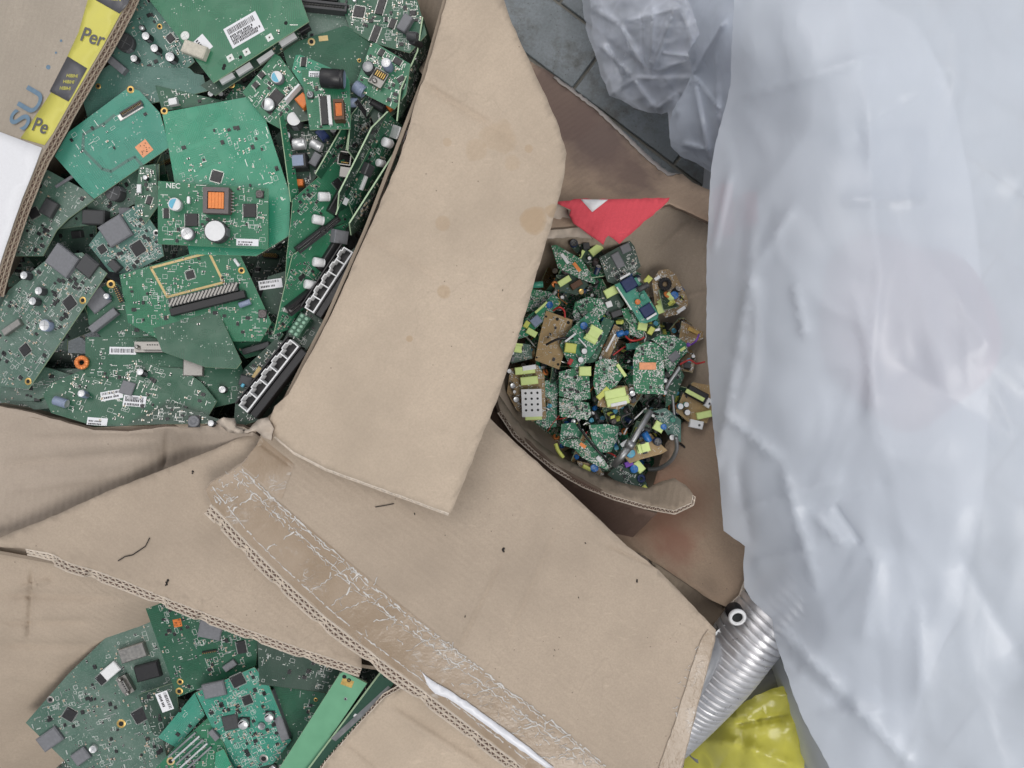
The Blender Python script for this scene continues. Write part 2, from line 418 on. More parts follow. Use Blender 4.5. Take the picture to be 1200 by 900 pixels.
# ------------------------------------------------------------------ electronic parts (base at z=0, metres; sizes given in mm)
CACHE = {}
def part(key, fn):
    if key not in CACHE: CACHE[key] = fn()
    return CACHE[key]
def mm(v): return v * .001
def can(d=8, h=10, sleeve='black', top='alu', mark=None):
    def f():
        r, H = mm(d) / 2, mm(h); mb = MB()
        mb.lathe([(r * .96, 0), (r, r * .08), (r, H * .84), (r * .93, H * .88), (r, H * .92), (r, H - r * .12), (r * .90, H)], 20, 0)
        mb.lathe([(r * .90, H), (r * .80, H - r * .05), (0, H - r * .05)], 20, 1)
        for a in ((0, math.pi / 2) if top != 'white' else ()): mb.box(0, 0, H - r * .05, r * 1.4, r * .05, r * .012, 2, a + .6)
        if mark:
            vs = [(0, 0, H - r * .02)] + [(r * .82 * math.cos(1.2 + i * math.pi / 8), r * .82 * math.sin(1.2 + i * math.pi / 8), H - r * .02) for i in range(9)]
            mb.add([vs[i] for i in range(1, 10)], [tuple(range(9))], 3)
        else: mb.box(r * .99, 0, H * .1, r * .06, r * .7, H * .75, 3)
        return mb.mesh('capacitor', [M[sleeve], M[top], M['steel'], M[mark] if mark else M['greyplas']])
    return 'capacitor', part(('can', d, h, sleeve, top, mark), f)
def smdcan(d=8, h=9):
    def f():
        r, H = mm(d) / 2, mm(h); mb = MB(); mb.box(0, 0, 0, 2.1 * r, 2.1 * r, .0013, 1)
        mb.lathe([(r * .9, .001), (r * .92, .002), (r, .0028), (r, H * .93), (r * .93, H), (0, H)], 20, 0)
        mb.add([(r * .9 * math.cos(i * math.pi / 10), r * .9 * math.sin(i * math.pi / 10) * 1 , H + .0001) for i in range(4, 11)], [tuple(range(7))], 1)
        return mb.mesh('capacitor', [M['alu'], M['black']])
    return 'capacitor', part(('smdcan', d, h), f)
def lying(d=10, l=18, sleeve='black', top='alu', nm='capacitor'):
    def f():
        r, H = mm(d) / 2, mm(l); mb = MB(); T = Matrix.Translation((-H / 2, 0, r)) @ Matrix.Rotation(math.pi / 2, 4, 'Y')
        mb.lathe([(0, 0), (r * .9, 0), (r, r * .1), (r, H * .8), (r * .92, H * .84), (r, H * .88), (r, H - r * .1), (r * .9, H)], 20, 0, T)
        mb.lathe([(r * .9, H), (r * .8, H - r * .06), (0, H - r * .06)], 20, 1, T)
        return mb.mesh(nm, [M[sleeve], M[top]])
    return nm, part(('lying', d, l, sleeve, top, nm), f)
def chip(w=12, l=12, pins=4, h=1.8, body='black', nm='chip'):
    def f():
        mb = MB(); W_, L_, H = mm(w), mm(l), mm(h)
        b = .0003; mb.add([(-W_/2, -L_/2, b), (W_/2, -L_/2, b), (W_/2, L_/2, b), (-W_/2, L_/2, b), (-W_/2+b, -L_/2+b, H), (W_/2-b, -L_/2+b, H), (W_/2-b, L_/2-b, H), (-W_/2+b, L_/2-b, H)],
               [(4, 5, 6, 7), (0, 1, 5, 4), (1, 2, 6, 5), (2, 3, 7, 6), (3, 0, 4, 7)], 0)
        mb.lathe([(.0006, H + .0001), (0, H + .0001)], 8, 2, Matrix.Translation((-W_ * .36, L_ * .36, 0)))
        if pins:
            for sgn in (-1, 1):
                n = int(l / 1.3)
                for i in range(n): mb.box(sgn * (W_ / 2 + .0006), -L_ / 2 + L_ * (i + .5) / n, 0, .0014, .0006, .0006, 1)
                if pins == 4:
                    n = int(w / 1.3)
                    for i in range(n): mb.box(-W_ / 2 + W_ * (i + .5) / n, sgn * (L_ / 2 + .0006), 0, .0006, .0014, .0006, 1)
        return mb.mesh(nm, [M[body], M['tin'], M['greyplas']])
    return nm, part(('chip', w, l, pins, h, body, nm), f)
def shield(w=20, l=20, h=3, m='nickel', nm='shield_can'):
    def f():
        mb = MB(); W_, L_, H = mm(w), mm(l), mm(h); c = min(W_, L_) * .05
        for z0, z1, a, b in ((0, H - c, 0, 0), (H - c, H, 0, c)):
            x0, y0, x1, y1 = W_/2 - a, L_/2 - a, W_/2 - b, L_/2 - b
            mb.add([(-x0, -y0, z0), (x0, -y0, z0), (x0, y0, z0), (-x0, y0, z0), (-x1, -y1, z1), (x1, -y1, z1), (x1, y1, z1), (-x1, y1, z1)],
                   [(4, 5, 6, 7), (0, 1, 5, 4), (1, 2, 6, 5), (2, 3, 7, 6), (3, 0, 4, 7)], 0)
        return mb.mesh(nm, [M[m]])
    return nm, part(('shield', w, l, h, m, nm), f)
def slotcon(l=40, w=7, h=9, body='black', gold=True):
    def f():
        mb = MB(); L_, W_, H = mm(l), mm(w), mm(h)
        mb.box(0, -W_ * .36, 0, L_, W_ * .28, H); mb.box(0, W_ * .36, 0, L_, W_ * .28, H); mb.box(0, 0, 0, L_ * .99, W_ * .5, H * .45)
        for s_ in (-1, 1): mb.box(s_ * L_ * .48, 0, H * .4, L_ * .04, W_ * .46, H * .55)
        n = int(l / 2)
        for i in range(n):
            for s_ in (-1, 1): mb.box(-L_ * .45 + L_ * .9 * (i + .5) / n, s_ * W_ * .17, H * .4, .0006, .0008, H * .35, 1)
        return mb.mesh('slot_connector', [M[body], M['gold' if gold else 'tin']])
    return 'slot_connector', part(('slot', l, w, h, body, gold), f)
def header(n=10, rows=2, h=8):
    def f():
        mb = MB(); mb.box(0, 0, 0, n * .00254, rows * .00254, .0025)
        for i in range(n):
            for j in range(rows): mb.box((i - n / 2 + .5) * .00254, (j - rows / 2 + .5) * .00254, .002, .0007, .0007, mm(h), 1)
        return mb.mesh('pin_header', [M['black'], M['gold']])
    return 'pin_header', part(('hdr', n, rows, h), f)
def rj45(shell='nickel', open_up=False):
    def f():
        mb = MB(); a, b, h = .016, .016, .0135; t = .0012
        if open_up:
            for sx in (-1, 1): mb.box(sx * (a / 2 - t / 2), 0, 0, t, b, h)
            for sy in (-1, 1): mb.box(0, sy * (b / 2 - t / 2), 0, a - 2 * t, t, h)
            mb.box(0, 0, .001, a - 2 * t, b - 2 * t, .002, 1)
            mb.box(0, b * .36, .003, a * .4, b * .16, h - .0045, 1)
            for i in range(8): mb.box((i - 3.5) * .0011, -b * .28, .003, .0005, .001, h - .006, 2)
        else:
            mb.box(0, 0, 0, a, b, h); mb.box(0, -b / 2 - .0001, .002, a * .72, .0006, h * .6, 1); mb.box(0, -b / 2 - .0001, h * .7, a * .4, .0006, h * .18, 1)
            for i in range(8): mb.box((i - 3.5) * .0011, -b / 2 - .0006, .0035, .0005, .0004, .005, 2)
            mb.box(0, b * .1, h, a * .2, b * .3, .0004, 0)
        return mb.mesh('network_jack', [M[shell], M['hole'], M['gold']])
    return 'network_jack', part(('rj', shell, open_up), f)
def dsub(w=31):
    def f():
        mb = MB(); L_ = mm(w); mb.box(0, 0, 0, L_, .0125, .011, 1); mb.box(0, -.0068, .0002, L_, .0012, .0125, 0)
        vs = []
        for z in (0, .006):
            for x, y in ((-.27, .0025), (.27, .0025), (.31, .0105), (-.31, .0105)): vs.append((x * L_, -.0074 - z, y))
        mb.add(vs, [(0, 1, 5, 4), (1, 2, 6, 5), (2, 3, 7, 6), (3, 0, 4, 7), (4, 5, 6, 7)], 0)
        for i in range(5): mb.box((i - 2) * .0028, -.0136, .0075, .0014, .0006, .0014, 1)
        for s_ in (-1, 1): mb.lathe([(.0026, 0), (.0026, .005), (.0018, .006), (0, .006)], 6, 0, Matrix.Translation((s_ * L_ * .41, -.0074, .0062)) @ Matrix.Rotation(math.pi / 2, 4, 'X'))
        mb.box(0, 0, .011, L_ * .9, .008, .0006, 0)
        mb.v = [tuple(Matrix.Rotation(-math.pi / 2, 4, 'X') @ Vector(v) + Vector((0, -.006, .002))) for v in mb.v]
        return mb.mesh('serial_connector', [M['nickel'], M['black']])
    return 'serial_connector', part(('dsub', w), f)
def transformer(w=28, l=24, h=14, coil='copper', core='ferrite'):
    def f():
        mb = MB(); W_, L_, H = mm(w), mm(l), mm(h); cw = .5
        for sx in (-1, 1): mb.box(sx * W_ * .41, 0, .001, W_ * .16, L_, H * .92, 0)
        for sy in (-1, 1): mb.box(0, sy * L_ * .42, .001, W_ * .66, L_ * .16, H * .92, 0)
        n = 14
        vs = [];
        T = Matrix.Translation((0, 0, H * .5)) @ Matrix.Rotation(math.pi / 2, 4, 'Y')
        for i in range(n):
            x = -W_ * .30 + W_ * .60 * (i + .5) / n; mb.box(x, 0, H * .2, W_ * .55 / n, L_ * .62, H * .74 + (i % 3) * .00025, 1)
        k = int(l / 4)
        for sx in (-1, 1):
            for i in range(k): mb.box(sx * W_ * .54, -L_ * .42 + L_ * .84 * (i + .5) / k, 0, W_ * .1, .0012, .0022, 2)
        mb.box(0, 0, 0, W_ * 1.02, L_ * .9, .0015, 3)
        return mb.mesh('transformer', [M[core], M[coil], M['tin'], M['brownbob']])
    return 'transformer', part(('tr', w, l, h, coil, core), f)
def tapecoil(w=18, l=16, h=14, tape='ytape', core='charcoal'):
    def f():
        mb = MB(); W_, L_, H = mm(w), mm(l), mm(h)
        mb.box(0, 0, 0, W_, L_ * .9, .002, 2); mb.box(0, 0, H * .85, W_ * .9, L_ * .8, .001, 2)
        r = L_ * .46; vs = []; n = 16; fs = []
        for z in (.002, H * .86):
            for i in range(n):
                a = 2 * math.pi * i / n; c, s_ = math.cos(a), math.sin(a)
                vs.append((W_ * .42 * math.copysign(abs(c) ** .5, c), L_ * .46 * math.copysign(abs(s_) ** .5, s_), z))
        for i in range(n): fs.append((i, (i + 1) % n, n + (i + 1) % n, n + i))
        fs.append(tuple(range(n, 2 * n))); mb.add(vs, fs, 0)
        mb.box(0, 0, .001, W_ * .35, L_ * 1.12, H * .97, 1)
        mb.box(0, 0, .001, W_ * .36, L_ * .75, H * 1.0, 0)
        for i in range(4): mb.box((i - 1.5) * W_ / 5, -L_ * .52, 0, .0009, .002, .0015, 3)
        return mb.mesh('transformer', [M[tape], M[core], M['ylime' if tape == 'ylime' else 'black'], M['tin']])
    return 'transformer', part(('tape', w, l, h, tape, core), f)
def inductor(w=12, h=6, m='ferrite'):
    def f():
        mb = MB(); r = mm(w) / 2; mb.box(0, 0, 0, 2 * r, 2 * r, .001, 1); mb.lathe([(r * .98, .001), (r * .98, mm(h) * .8), (r * .9, mm(h)), (r * .55, mm(h)), (r * .5, mm(h) * .8), (0, mm(h) * .8)], 20, 0)
        return mb.mesh('inductor', [M[m], M['black']])
    return 'inductor', part(('ind', w, h, m), f)
def toroid(d=16, m='copper'):
    def f():
        mb = MB(); R = mm(d) * .34; r = mm(d) * .16; n, k = 28, 8; vs = []; fs = []
        for i in range(n):
            a = 2 * math.pi * i / n; rr = r * (1.12 if i % 2 else .95)
            for j in range(k):
                b = 2 * math.pi * j / k; vs.append(((R + rr * math.cos(b)) * math.cos(a), (R + rr * math.cos(b)) * math.sin(a), rr * math.sin(b) + r))
        for i in range(n):
            for j in range(k): fs.append((i * k + j, ((i + 1) % n) * k + j, ((i + 1) % n) * k + (j + 1) % k, i * k + (j + 1) % k))
        mb.add(vs, fs, 0); return mb.mesh('toroid_coil', [M[m]])
    return 'toroid_coil', part(('tor', d, m), f)
def block(w=10, l=6, h=6, m='black', nm='relay', top=None):
    def f():
        mb = MB(); W_, L_, H = mm(w), mm(l), mm(h); c = min(W_, L_) * .08
        mb.add([(-W_/2, -L_/2, 0), (W_/2, -L_/2, 0), (W_/2, L_/2, 0), (-W_/2, L_/2, 0), (-W_/2, -L_/2, H-c), (W_/2, -L_/2, H-c), (W_/2, L_/2, H-c), (-W_/2, L_/2, H-c),
                (-W_/2+c, -L_/2+c, H), (W_/2-c, -L_/2+c, H), (W_/2-c, L_/2-c, H), (-W_/2+c, L_/2-c, H)],
               [(8, 9, 10, 11), (0, 1, 5, 4), (1, 2, 6, 5), (2, 3, 7, 6), (3, 0, 4, 7), (4, 5, 9, 8), (5, 6, 10, 9), (6, 7, 11, 10), (7, 4, 8, 11)], 0)
        if top: mb.box(0, 0, H, W_ * .7, L_ * .7, .0003, 1)
        return mb.mesh(nm, [M[m], M[top or m]])
    return nm, part(('blk', w, l, h, m, nm, top), f)
def crystal(l=11, w=4.5):
    def f():
        mb = MB(); vs = []; n = 20; L_, W_ = mm(l), mm(w)
        def ring(sc, z): return [((L_ / 2 - W_ / 2) * (1 if math.cos(2*math.pi*i/n) > 0 else -1) + W_ / 2 * sc * math.cos(2*math.pi*i/n), W_ / 2 * sc * math.sin(2*math.pi*i/n), z) for i in range(n)]
        vs = ring(1, 0) + ring(1, .003) + ring(.85, .0035)
        fs = [(j * n + i, j * n + (i + 1) % n, (j + 1) * n + (i + 1) % n, (j + 1) * n + i) for j in range(2) for i in range(n)] + [tuple(range(2 * n, 3 * n))]
        mb.add(vs, fs); return mb.mesh('crystal', [M['alu']])
    return 'crystal', part(('xtal', l, w), f)
def holering(d=6, m='gold'):
    def f():
        mb = MB(); r = mm(d) / 2; mb.lathe([(r, .00012), (r * .95, .0003), (r * .55, .0003)], 20, 0); mb.lathe([(r * .55, .00025), (0, .00025)], 16, 1)
        return mb.mesh('mounting_hole', [M[m], M['hole']])
    return 'mounting_hole', part(('hole', d, m), f)
def padsq(w=14, l=14, m='padgold', dots=True):
    def f():
        mb = MB(); mb.quad(0, 0, .00025, mm(w), mm(l), 0)
        if dots:
            rng = random.Random(int(w * 7 + l))
            for i in range(12): mb.lathe([(.0007, .0004), (0, .0004)], 6, 1, Matrix.Translation((rng.uniform(-.38, .38) * mm(w), rng.uniform(-.38, .38) * mm(l), 0)))
        return mb.mesh('bare_pad', [M[m], M['brownbob']])
    return 'bare_pad', part(('pad', w, l, m, dots), f)
def label(w=30, l=12, bars=True, lines=3, seed=1, m='paper'):
    def f():
        rng = random.Random(seed); mb = MB(); W_, L_ = mm(w), mm(l); mb.box(0, 0, 0, W_, L_, .00025, 0); z = .0004
        y = L_ * .38
        if bars:
            x = -W_ * .42; hh = L_ * (.26 if lines else .55); yy = L_ * .26 if lines else 0
            while x < W_ * .40:
                bw = rng.choice((.0004, .0007, .001)); mb.quad(x, yy, z, bw, hh, 1); x += bw + rng.choice((.0005, .0009))
        for k in range(lines):
            y = L_ * (.02 - .36 * (k / max(1, lines - 1)) if lines > 1 else -.2); x = -W_ * .42; end = W_ * rng.uniform(.15, .42)
            while x < end:
                lw = rng.uniform(.0008, .0018); mb.quad(x + lw / 2, y, z, lw, L_ * .42 / max(2, lines) , 1); x += lw + .0006
                if rng.random() < .15: x += .001
        return mb.mesh('sticker', [M[m], M['ink']])
    return 'sticker', part(('lab', w, l, bars, lines, seed, m), f)
def ports(n=5, pitch=14.2, w=17):
    """row of jacks seen from their open side: white-lined frames around dark openings with a step"""
    def f():
        mb = MB(); p, W_ = mm(pitch), mm(w); L_ = p * n; H = .012; t = .0013
        mb.box(0, 0, 0, L_ + .001, W_, .004, 1)
        mb.box(0, -W_ / 2 + t / 2, .004, L_ + t, t * 1.4, H, 0); 
        for i in range(n + 1):
            mb.box(-L_ / 2 + i * p, -W_ * .12, .004, t, W_ * .76 - t, H - .0005, 0)
        for i in range(n):
            x = -L_ / 2 + (i + .5) * p
            mb.box(x, W_ * .31, .004, p * .42, t * .8, H - .0008, 0)
            for s_ in (-1, 1):
                mb.box(x + s_ * p * .21, W_ * .26, .004, t * .8, W_ * .12, H - .0008, 0); mb.box(x + s_ * p * .36, W_ * .20, .004, p * .30, t * .9, H - .0006, 0)
            mb.box(x + p * .36, W_ * .31, .004, p * .2, W_ * .2, H - .003, 2)
            for k in range(8): mb.box(x + (k - 3.5) * .0009, -W_ * .36, .004, .0004, .002, H * .5, 3)
        for (y, h2) in ((W_ * .47, .0155), (-W_ * .56, .0155)): mb.box(0, y, 0, L_ + .003, W_ * .07, h2, 1)
        return mb.mesh('port_block', [M['white'], M['black'], M['black'], M['gold']])
    return 'port_block', part(('ports', n, pitch, w), f)

CAM = Vector((0, 0, CH))
BOARDS = []
class Board:
    def __init__(s, name, lab, outl, z=.57, sl=(0, 0), pl=None, th=1.6, mat='pcb_green', cat='circuit board', group='circuit boards in the large box', kindparts=True):
        if pl:
            a, b, c = (P(*q) for q in pl); p0 = a; n = (b - a).cross(c - a).normalized()
        else:
            cx = sum(p[0] for p in outl) / len(outl); cy = sum(p[1] for p in outl) / len(outl)
            p0 = P(cx, cy, z); n = Vector((-sl[0], -sl[1], 1)).normalized()
        if n.dot(CAM - p0) < 0: n = -n
        s.p0, s.n = p0, n
        pts = [s.ray(*p) for p in outl]; c = sum(pts, Vector()) / len(pts)
        el = max(range(len(pts)), key=lambda i: (pts[i] - pts[i - 1]).length); xa = (pts[el] - pts[el - 1]).normalized()
        if xa.x < 0: xa = -xa
        ya = n.cross(xa).normalized(); R = Matrix((xa, ya, n)).transposed().to_4x4(); R.translation = c
        s.M = R; s.Mi = R.inverted(); s.xa, s.ya = xa, ya
        s.poly = [((s.Mi @ p).x, (s.Mi @ p).y) for p in pts]
        ar = sum(s.poly[i - 1][0] * s.poly[i][1] - s.poly[i][0] * s.poly[i - 1][1] for i in range(len(s.poly)))
        if ar < 0: s.poly.reverse()
        s.root = empty(name, mat=R); tag(s.root, lab, cat, group)
        t = mm(th); mb = MB(); k = len(s.poly); vs = [(x, y, 0) for x, y in s.poly] + [(x, y, -t) for x, y in s.poly]
        mb.add(vs, [tuple(range(k)), tuple(range(2 * k - 1, k - 1, -1))], 0); mb.add(vs, [(i, i + k, (i + 1) % k + k, (i + 1) % k) for i in range(k)], 1)
        s.sub = mb.build('substrate', [M[mat], M['fr4']], s.root); s.ex = []; s.z0 = c.z; BOARDS.append(s)
    def ray(s, x, y, lift=0):
        D = Vector(((x - 600) / F, (450 - y) / F, -1)); t = ((s.p0 + s.n * lift - CAM).dot(s.n)) / D.dot(s.n); return CAM + D * t
    def loc(s, x, y):
        q = s.Mi @ s.ray(x, y); return q.x, q.y
    def px(s, x, y):                                  # local -> photo pixel
        w = s.M @ Vector((x, y, 0)); d = CH - w.z; return 600 + w.x / d * F, 450 - w.y / d * F
    def add(s, comp, x, y, rot=None, deg=0, lift=0, local=False, r=None, lab=None, dz=0):
        """comp at photo pixel x,y; rot = photo-space direction (dx,dy) of its long axis, or deg relative to the board"""
        nm, me = comp; lx, ly = (x, y) if local else s.loc(x, y)
        if rot is not None:
            ex, ey = s.loc(x + rot[0], y + rot[1]); a = math.atan2(ey - ly, ex - lx)
        else: a = math.radians(deg)
        o = bpy.data.objects.new(nm, me); link(o, s.root); o.matrix_local = Matrix.Translation((lx, ly, mm(dz))) @ Matrix.Rotation(a, 4, 'Z')
        if lab: o['label'] = lab
        if r is None:
            bb = [Vector(b) for b in me_bounds(me)]; r = max(bb[1].x - bb[0].x, bb[1].y - bb[0].y) / 2
        s.ex.append((lx, ly, r)); return o
    def clutter(s, n=120, seed=1, region=None, style='mixed', vias=True, margin=.0015):
        """tiny soldered parts, pads and white print, too many to count: one mesh"""
        rng = random.Random(seed); n = int(n * 2.5); mb = MB(); xs = [p[0] for p in s.poly]; ys = [p[1] for p in s.poly]
        pol = [s.loc(*p) for p in region] if region else None
        x0, x1, y0, y1 = min(xs), max(xs), min(ys), max(ys)
        def ok(x, y, m=margin):
            if not inpoly(x, y, s.poly) or edist(x, y, s.poly) < m: return False
            if pol and not inpoly(x, y, pol): return False
            return all(math.hypot(x - a, y - b) > r * .95 + m for a, b, r in s.ex)
        cl = [(rng.uniform(x0, x1), rng.uniform(y0, y1), rng.uniform(.006, .018)) for _ in range(max(3, n // 16))]
        for i in range(n):
            if rng.random() < .84: c = rng.choice(cl); x, y = rng.gauss(c[0], c[2]), rng.gauss(c[1], c[2])
            else: x, y = rng.uniform(x0, x1), rng.uniform(y0, y1)
            x = round(x / .0012) * .0012; y = round(y / .0012) * .0012; a = rng.choice((0, math.pi / 2)); z = 0
            if not ok(x, y): continue
            k = rng.random()
            if k < .36:
                L_, w, h = rng.choice(((.0016, .0008, .0006), (.002, .0012, .0009), (.0032, .0016, .0012)));
                mb.box(x, y, z, L_ * .6, w, h, rng.choice((0, 2, 2, 0)), a)
                c_, s_ = math.cos(a), math.sin(a)
                for q in (-1, 1): mb.box(x + q * L_ * .42 * c_, y + q * L_ * .42 * s_, z, L_ * .26, w * 1.15, h * .9, 1, a)
            elif k < .46:
                w = rng.choice((.003, .004, .005)); 
                if ok(x, y, w): 
                    mb.box(x, y, z, w, w * .8, .0012, 0, a)
                    for q in (-1, 1):
                        for j in range(int(w / .0012)):
                            u, v = q * w * .46, (j + .5) * .0012 - w / 2
                            if a: u, v = v, u
                            mb.box(x + u, y + v, z, .0008, .0005, .0004, 1, a) if False else mb.quad(x + u, y + v, .0003, .0009, .0006, 1)
            elif k < .64:
                m_ = rng.randint(2, 6); p_ = .0015
                for j in range(m_):
                    u = x + (j * p_ if not a else 0); v = y + (j * p_ if a else 0)
                    if ok(u, v): mb.quad(u, v, .0002, .0009, .0009, 1)
            elif k < .82:
                L_ = rng.uniform(.0015, .006); w = .0005
                if ok(x, y, .003):
                    if rng.random() < .5:
                        mb.quad(x, y, .0002, L_, .0004, 3, a)
                    else:
                        for j in range(rng.randint(2, 5)): mb.quad(x + (j * .0011 if not a else 0), y + (j * .0011 if a else 0), .0002, .0007, .0011, 3, a)
            else:
                w, l = rng.uniform(.003, .007), rng.uniform(.002, .005)
                if ok(x, y, .004):
                    for (u, v, p_, q_) in ((0, l / 2, w, .0003), (0, -l / 2, w, .0003), (w / 2, 0, .0003, l), (-w / 2, 0, .0003, l)): mb.quad(x + u, y + v, .0002, p_, q_, 3)
        if not mb.f: return
        o = mb.build('surface_components', [M['black'], M['tin'], M['ceramic'], M['silk']], s.root); o['kind'] = 'stuff'; return o
    def scatter(s, kinds, n, seed, margin=1.0):
        rng = random.Random(seed); xs = [p[0] for p in s.poly]; ys = [p[1] for p in s.poly]; t = 0; k = 0
        while k < n and t < n * 30:
            t += 1; c = rng.choice(kinds); x, y = rng.uniform(min(xs), max(xs)), rng.uniform(min(ys), max(ys)); bb = me_bounds(c[1]); r = max(bb[1][0] - bb[0][0], bb[1][1] - bb[0][1]) / 2
            if inpoly(x, y, s.poly) and edist(x, y, s.poly) > r * margin and all(math.hypot(x - a, y - b) > r + q for a, b, q in s.ex):
                s.add(c, x, y, deg=rng.choice((0, 90, 180, 270)), local=True, r=r); k += 1
        return s
_bb = {}
def me_bounds(me):
    if me.name not in _bb:
        co = np.empty(len(me.vertices) * 3, 'f'); me.vertices.foreach_get('co', co); co = co.reshape(-1, 3); _bb[me.name] = (co.min(0).tolist(), co.max(0).tolist())
    return _bb[me.name]

# ------------------------------------------------------------------ the setting: ground and paving
gm = simple('ground_sand', (.17, .165, .145), .95, sc=60, bump=.001)
g = MB(); g.add([(-40, -40, 0), (40, -40, 0), (40, 40, 0), (-40, 40, 0)], [(0, 1, 2, 3)]); tag(g.build('ground', gm), kind='structure')
t = NT('wet_concrete'); n1 = t.noise(9, 5, .6); n2 = t.noise(220, 4, .7)
c = t.mix(t.mapr(n1, .3, .7), (.10, .12, .13), (.24, .27, .29)); c = t.mix(t.mapr(n2, .4, .75, 0, .5), c, (.09, .10, .10))
c = t.mix(t.mapr(t.noise(14, 6, .7), .50, .66, 0, .75), c, (.06, .055, .042)); c = t.mix(t.math('MULTIPLY', t.math('LESS_THAN', t.vor(90), .09), .7), c, (.03, .025, .02)); t.bump(n2, .0012)
M['paver'] = t.fin(c, t.mapr(n1, .35, .65, .25, .6))
pv = MB(); rng = random.Random(4); ang = math.atan2(-.6, .8); ca, sa = math.cos(ang), math.sin(ang)
jp = P(655, 5, 0)
for i in range(-9, 10):
    for j in range(-12, 13):
        L_, W_ = .242, .118; u = (i + (.5 if j % 2 else 0)) * L_ ; v = (j - .5) * W_
        x = jp.x + u * ca - v * sa; y = jp.y + u * sa + v * ca; h = .0045 + rng.uniform(0, .0012); e = .0015
        w, l = W_ - .006, L_ - .006
        vs = []
        for z, q in ((.001, 0), (h - e, 0), (h, e)):
            for a, b in ((-1, -1), (1, -1), (1, 1), (-1, 1)):
                p, r = a * (l / 2 - q), b * (w / 2 - q); vs.append((x + p * ca - r * sa, y + p * sa + r * ca, z))
        pv.add(vs, [(8, 9, 10, 11)] + [(k * 4 + m, k * 4 + (m + 1) % 4, k * 4 + 4 + (m + 1) % 4, k * 4 + 4 + m) for k in (0, 1) for m in range(4)])
tag(pv.build('paving', M['paver']), kind='structure')

# ------------------------------------------------------------------ cardboard
def st(x, y, z, r): p = P(x, y, z); return (p.x, p.y, 0), r
TAN = (.47, .36, .265)
stains = []
for x, y, r, k, amp in ((627, 256, .016, .55, .02), (648, 246, .009, .45, .015), (585, 162, .020, .22, .03), (560, 178, .012, .22, .02), (520, 264, .0085, .3, .005), (521, 343, .0085, .42, .006), (482, 398, .004, .5, .003), (525, 170, .005, .3, .003), (620, 172, .005, .35, .002), (600, 190, .010, .2, .02)):
    a, b = st(x, y, .61, r); stains.append((a, b, (.78, .66, .50), k, amp))
M['card_flap'] = cardboard('cardboard_flap', (.51, .42, .328), .7, stains)
M['card'] = cardboard('cardboard_plain', (.438, .36, .283), -.9)
M['card_front'] = cardboard('cardboard_front', (.43, .36, .295), .2, [(st(215, 685, .6, 1)[0], .016, (1.25, 1.3, 1.35), .35, .03), (st(12, 605, .58, 1)[0], .010, (.6, .6, .6), .35, .06)])
M['card_grey'] = cardboard('cardboard_greyed', (.40, .35, .29), .3)
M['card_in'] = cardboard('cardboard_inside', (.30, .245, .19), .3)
a1 = [(st(700, 165, .33, 1)[0], .085, (.34, .33, .40), .95, .05), (st(740, 205, .36, 1)[0], .055, (.38, .36, .42), .85, .05), (st(655, 120, .32, 1)[0], .07, (.36, .34, .40), .9, .03)]
M['card_in2'] = cardboard('cardboard_inside_light', (.40, .33, .26), .3)
M['card_wet'] = cardboard('cardboard_wet', (.36, .27, .20), .9, a1)
M['card_dark'] = cardboard('cardboard_shade', (.15, .10, .08), .9)  # dark brown with shade in it, for flute gaps and walls under flaps
M['card_red'] = cardboard('cardboard_red_bleed', (.30, .225, .165), -.8, [(st(775, 590, .33, 1)[0], .075, (.72, .48, .45), .75, .05), (st(790, 640, .33, 1)[0], .04, (.75, .5, .5), .6, .05)])
M['liner'] = simple('cardboard_liner_edge', (.60, .53, .45), .9, sc=200)
M['flute'] = simple('cardboard_flute', (.60, .52, .43), .9, sc=200)
M['card_edge'] = simple('cardboard_cut_edge', (.13, .095, .07), .95, sc=300)  # very dark brown stands for the shade inside the open flutes
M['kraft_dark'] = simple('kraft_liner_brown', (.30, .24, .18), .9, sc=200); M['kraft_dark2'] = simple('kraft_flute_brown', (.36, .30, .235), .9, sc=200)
M['kraft'] = simple('torn_kraft', (.50, .43, .36), .95, sc=90, bump=.0006)
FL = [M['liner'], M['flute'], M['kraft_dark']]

boxA = empty('cardboard_box', P(250, 250, 0)); tag(boxA, 'large tan cardboard box at the upper left full of big green circuit boards', 'cardboard box', 'open cardboard boxes')
boxB = empty('cardboard_box', P(300, 900, 0)); tag(boxB, 'tan cardboard box at the lower left with a clear-taped flap edge', 'cardboard box', 'open cardboard boxes')
boxC = empty('cardboard_box', P(720, 420, 0)); tag(boxC, 'smaller damp cardboard box in the middle, full of little power supply boards with lime tape', 'cardboard box', 'open cardboard boxes')
boxD = empty('cardboard_box', P(800, 640, 0)); tag(boxD, 'brown cardboard box with a faint red bleed beside the metal duct', 'cardboard box', 'open cardboard boxes')
def keep(o):                                           # children were made in world space
    o.matrix_parent_inverse = o.parent.matrix_world.inverted(); return o
def sh(nm, outl, zf, mat, parent, **k):
    o = sheet(nm, outl, zf, mat, parent=None, side=k.pop('side', M['card_edge']), **k); o.parent = parent; bpy.context.view_layer.update(); keep(o); return o
def wl_(*a):
    o = wall(*a[:3], None, *a[4:]); o.parent = a[3]; keep(o); return o
def fl_(nm, zf, line, out, th, parent, **k):
    o = flutes(nm, zf, line, out, th, None, k.pop('mats', FL), **k); o.parent = parent; bpy.context.view_layer.update(); keep(o); return o
bpy.context.view_layer.update()

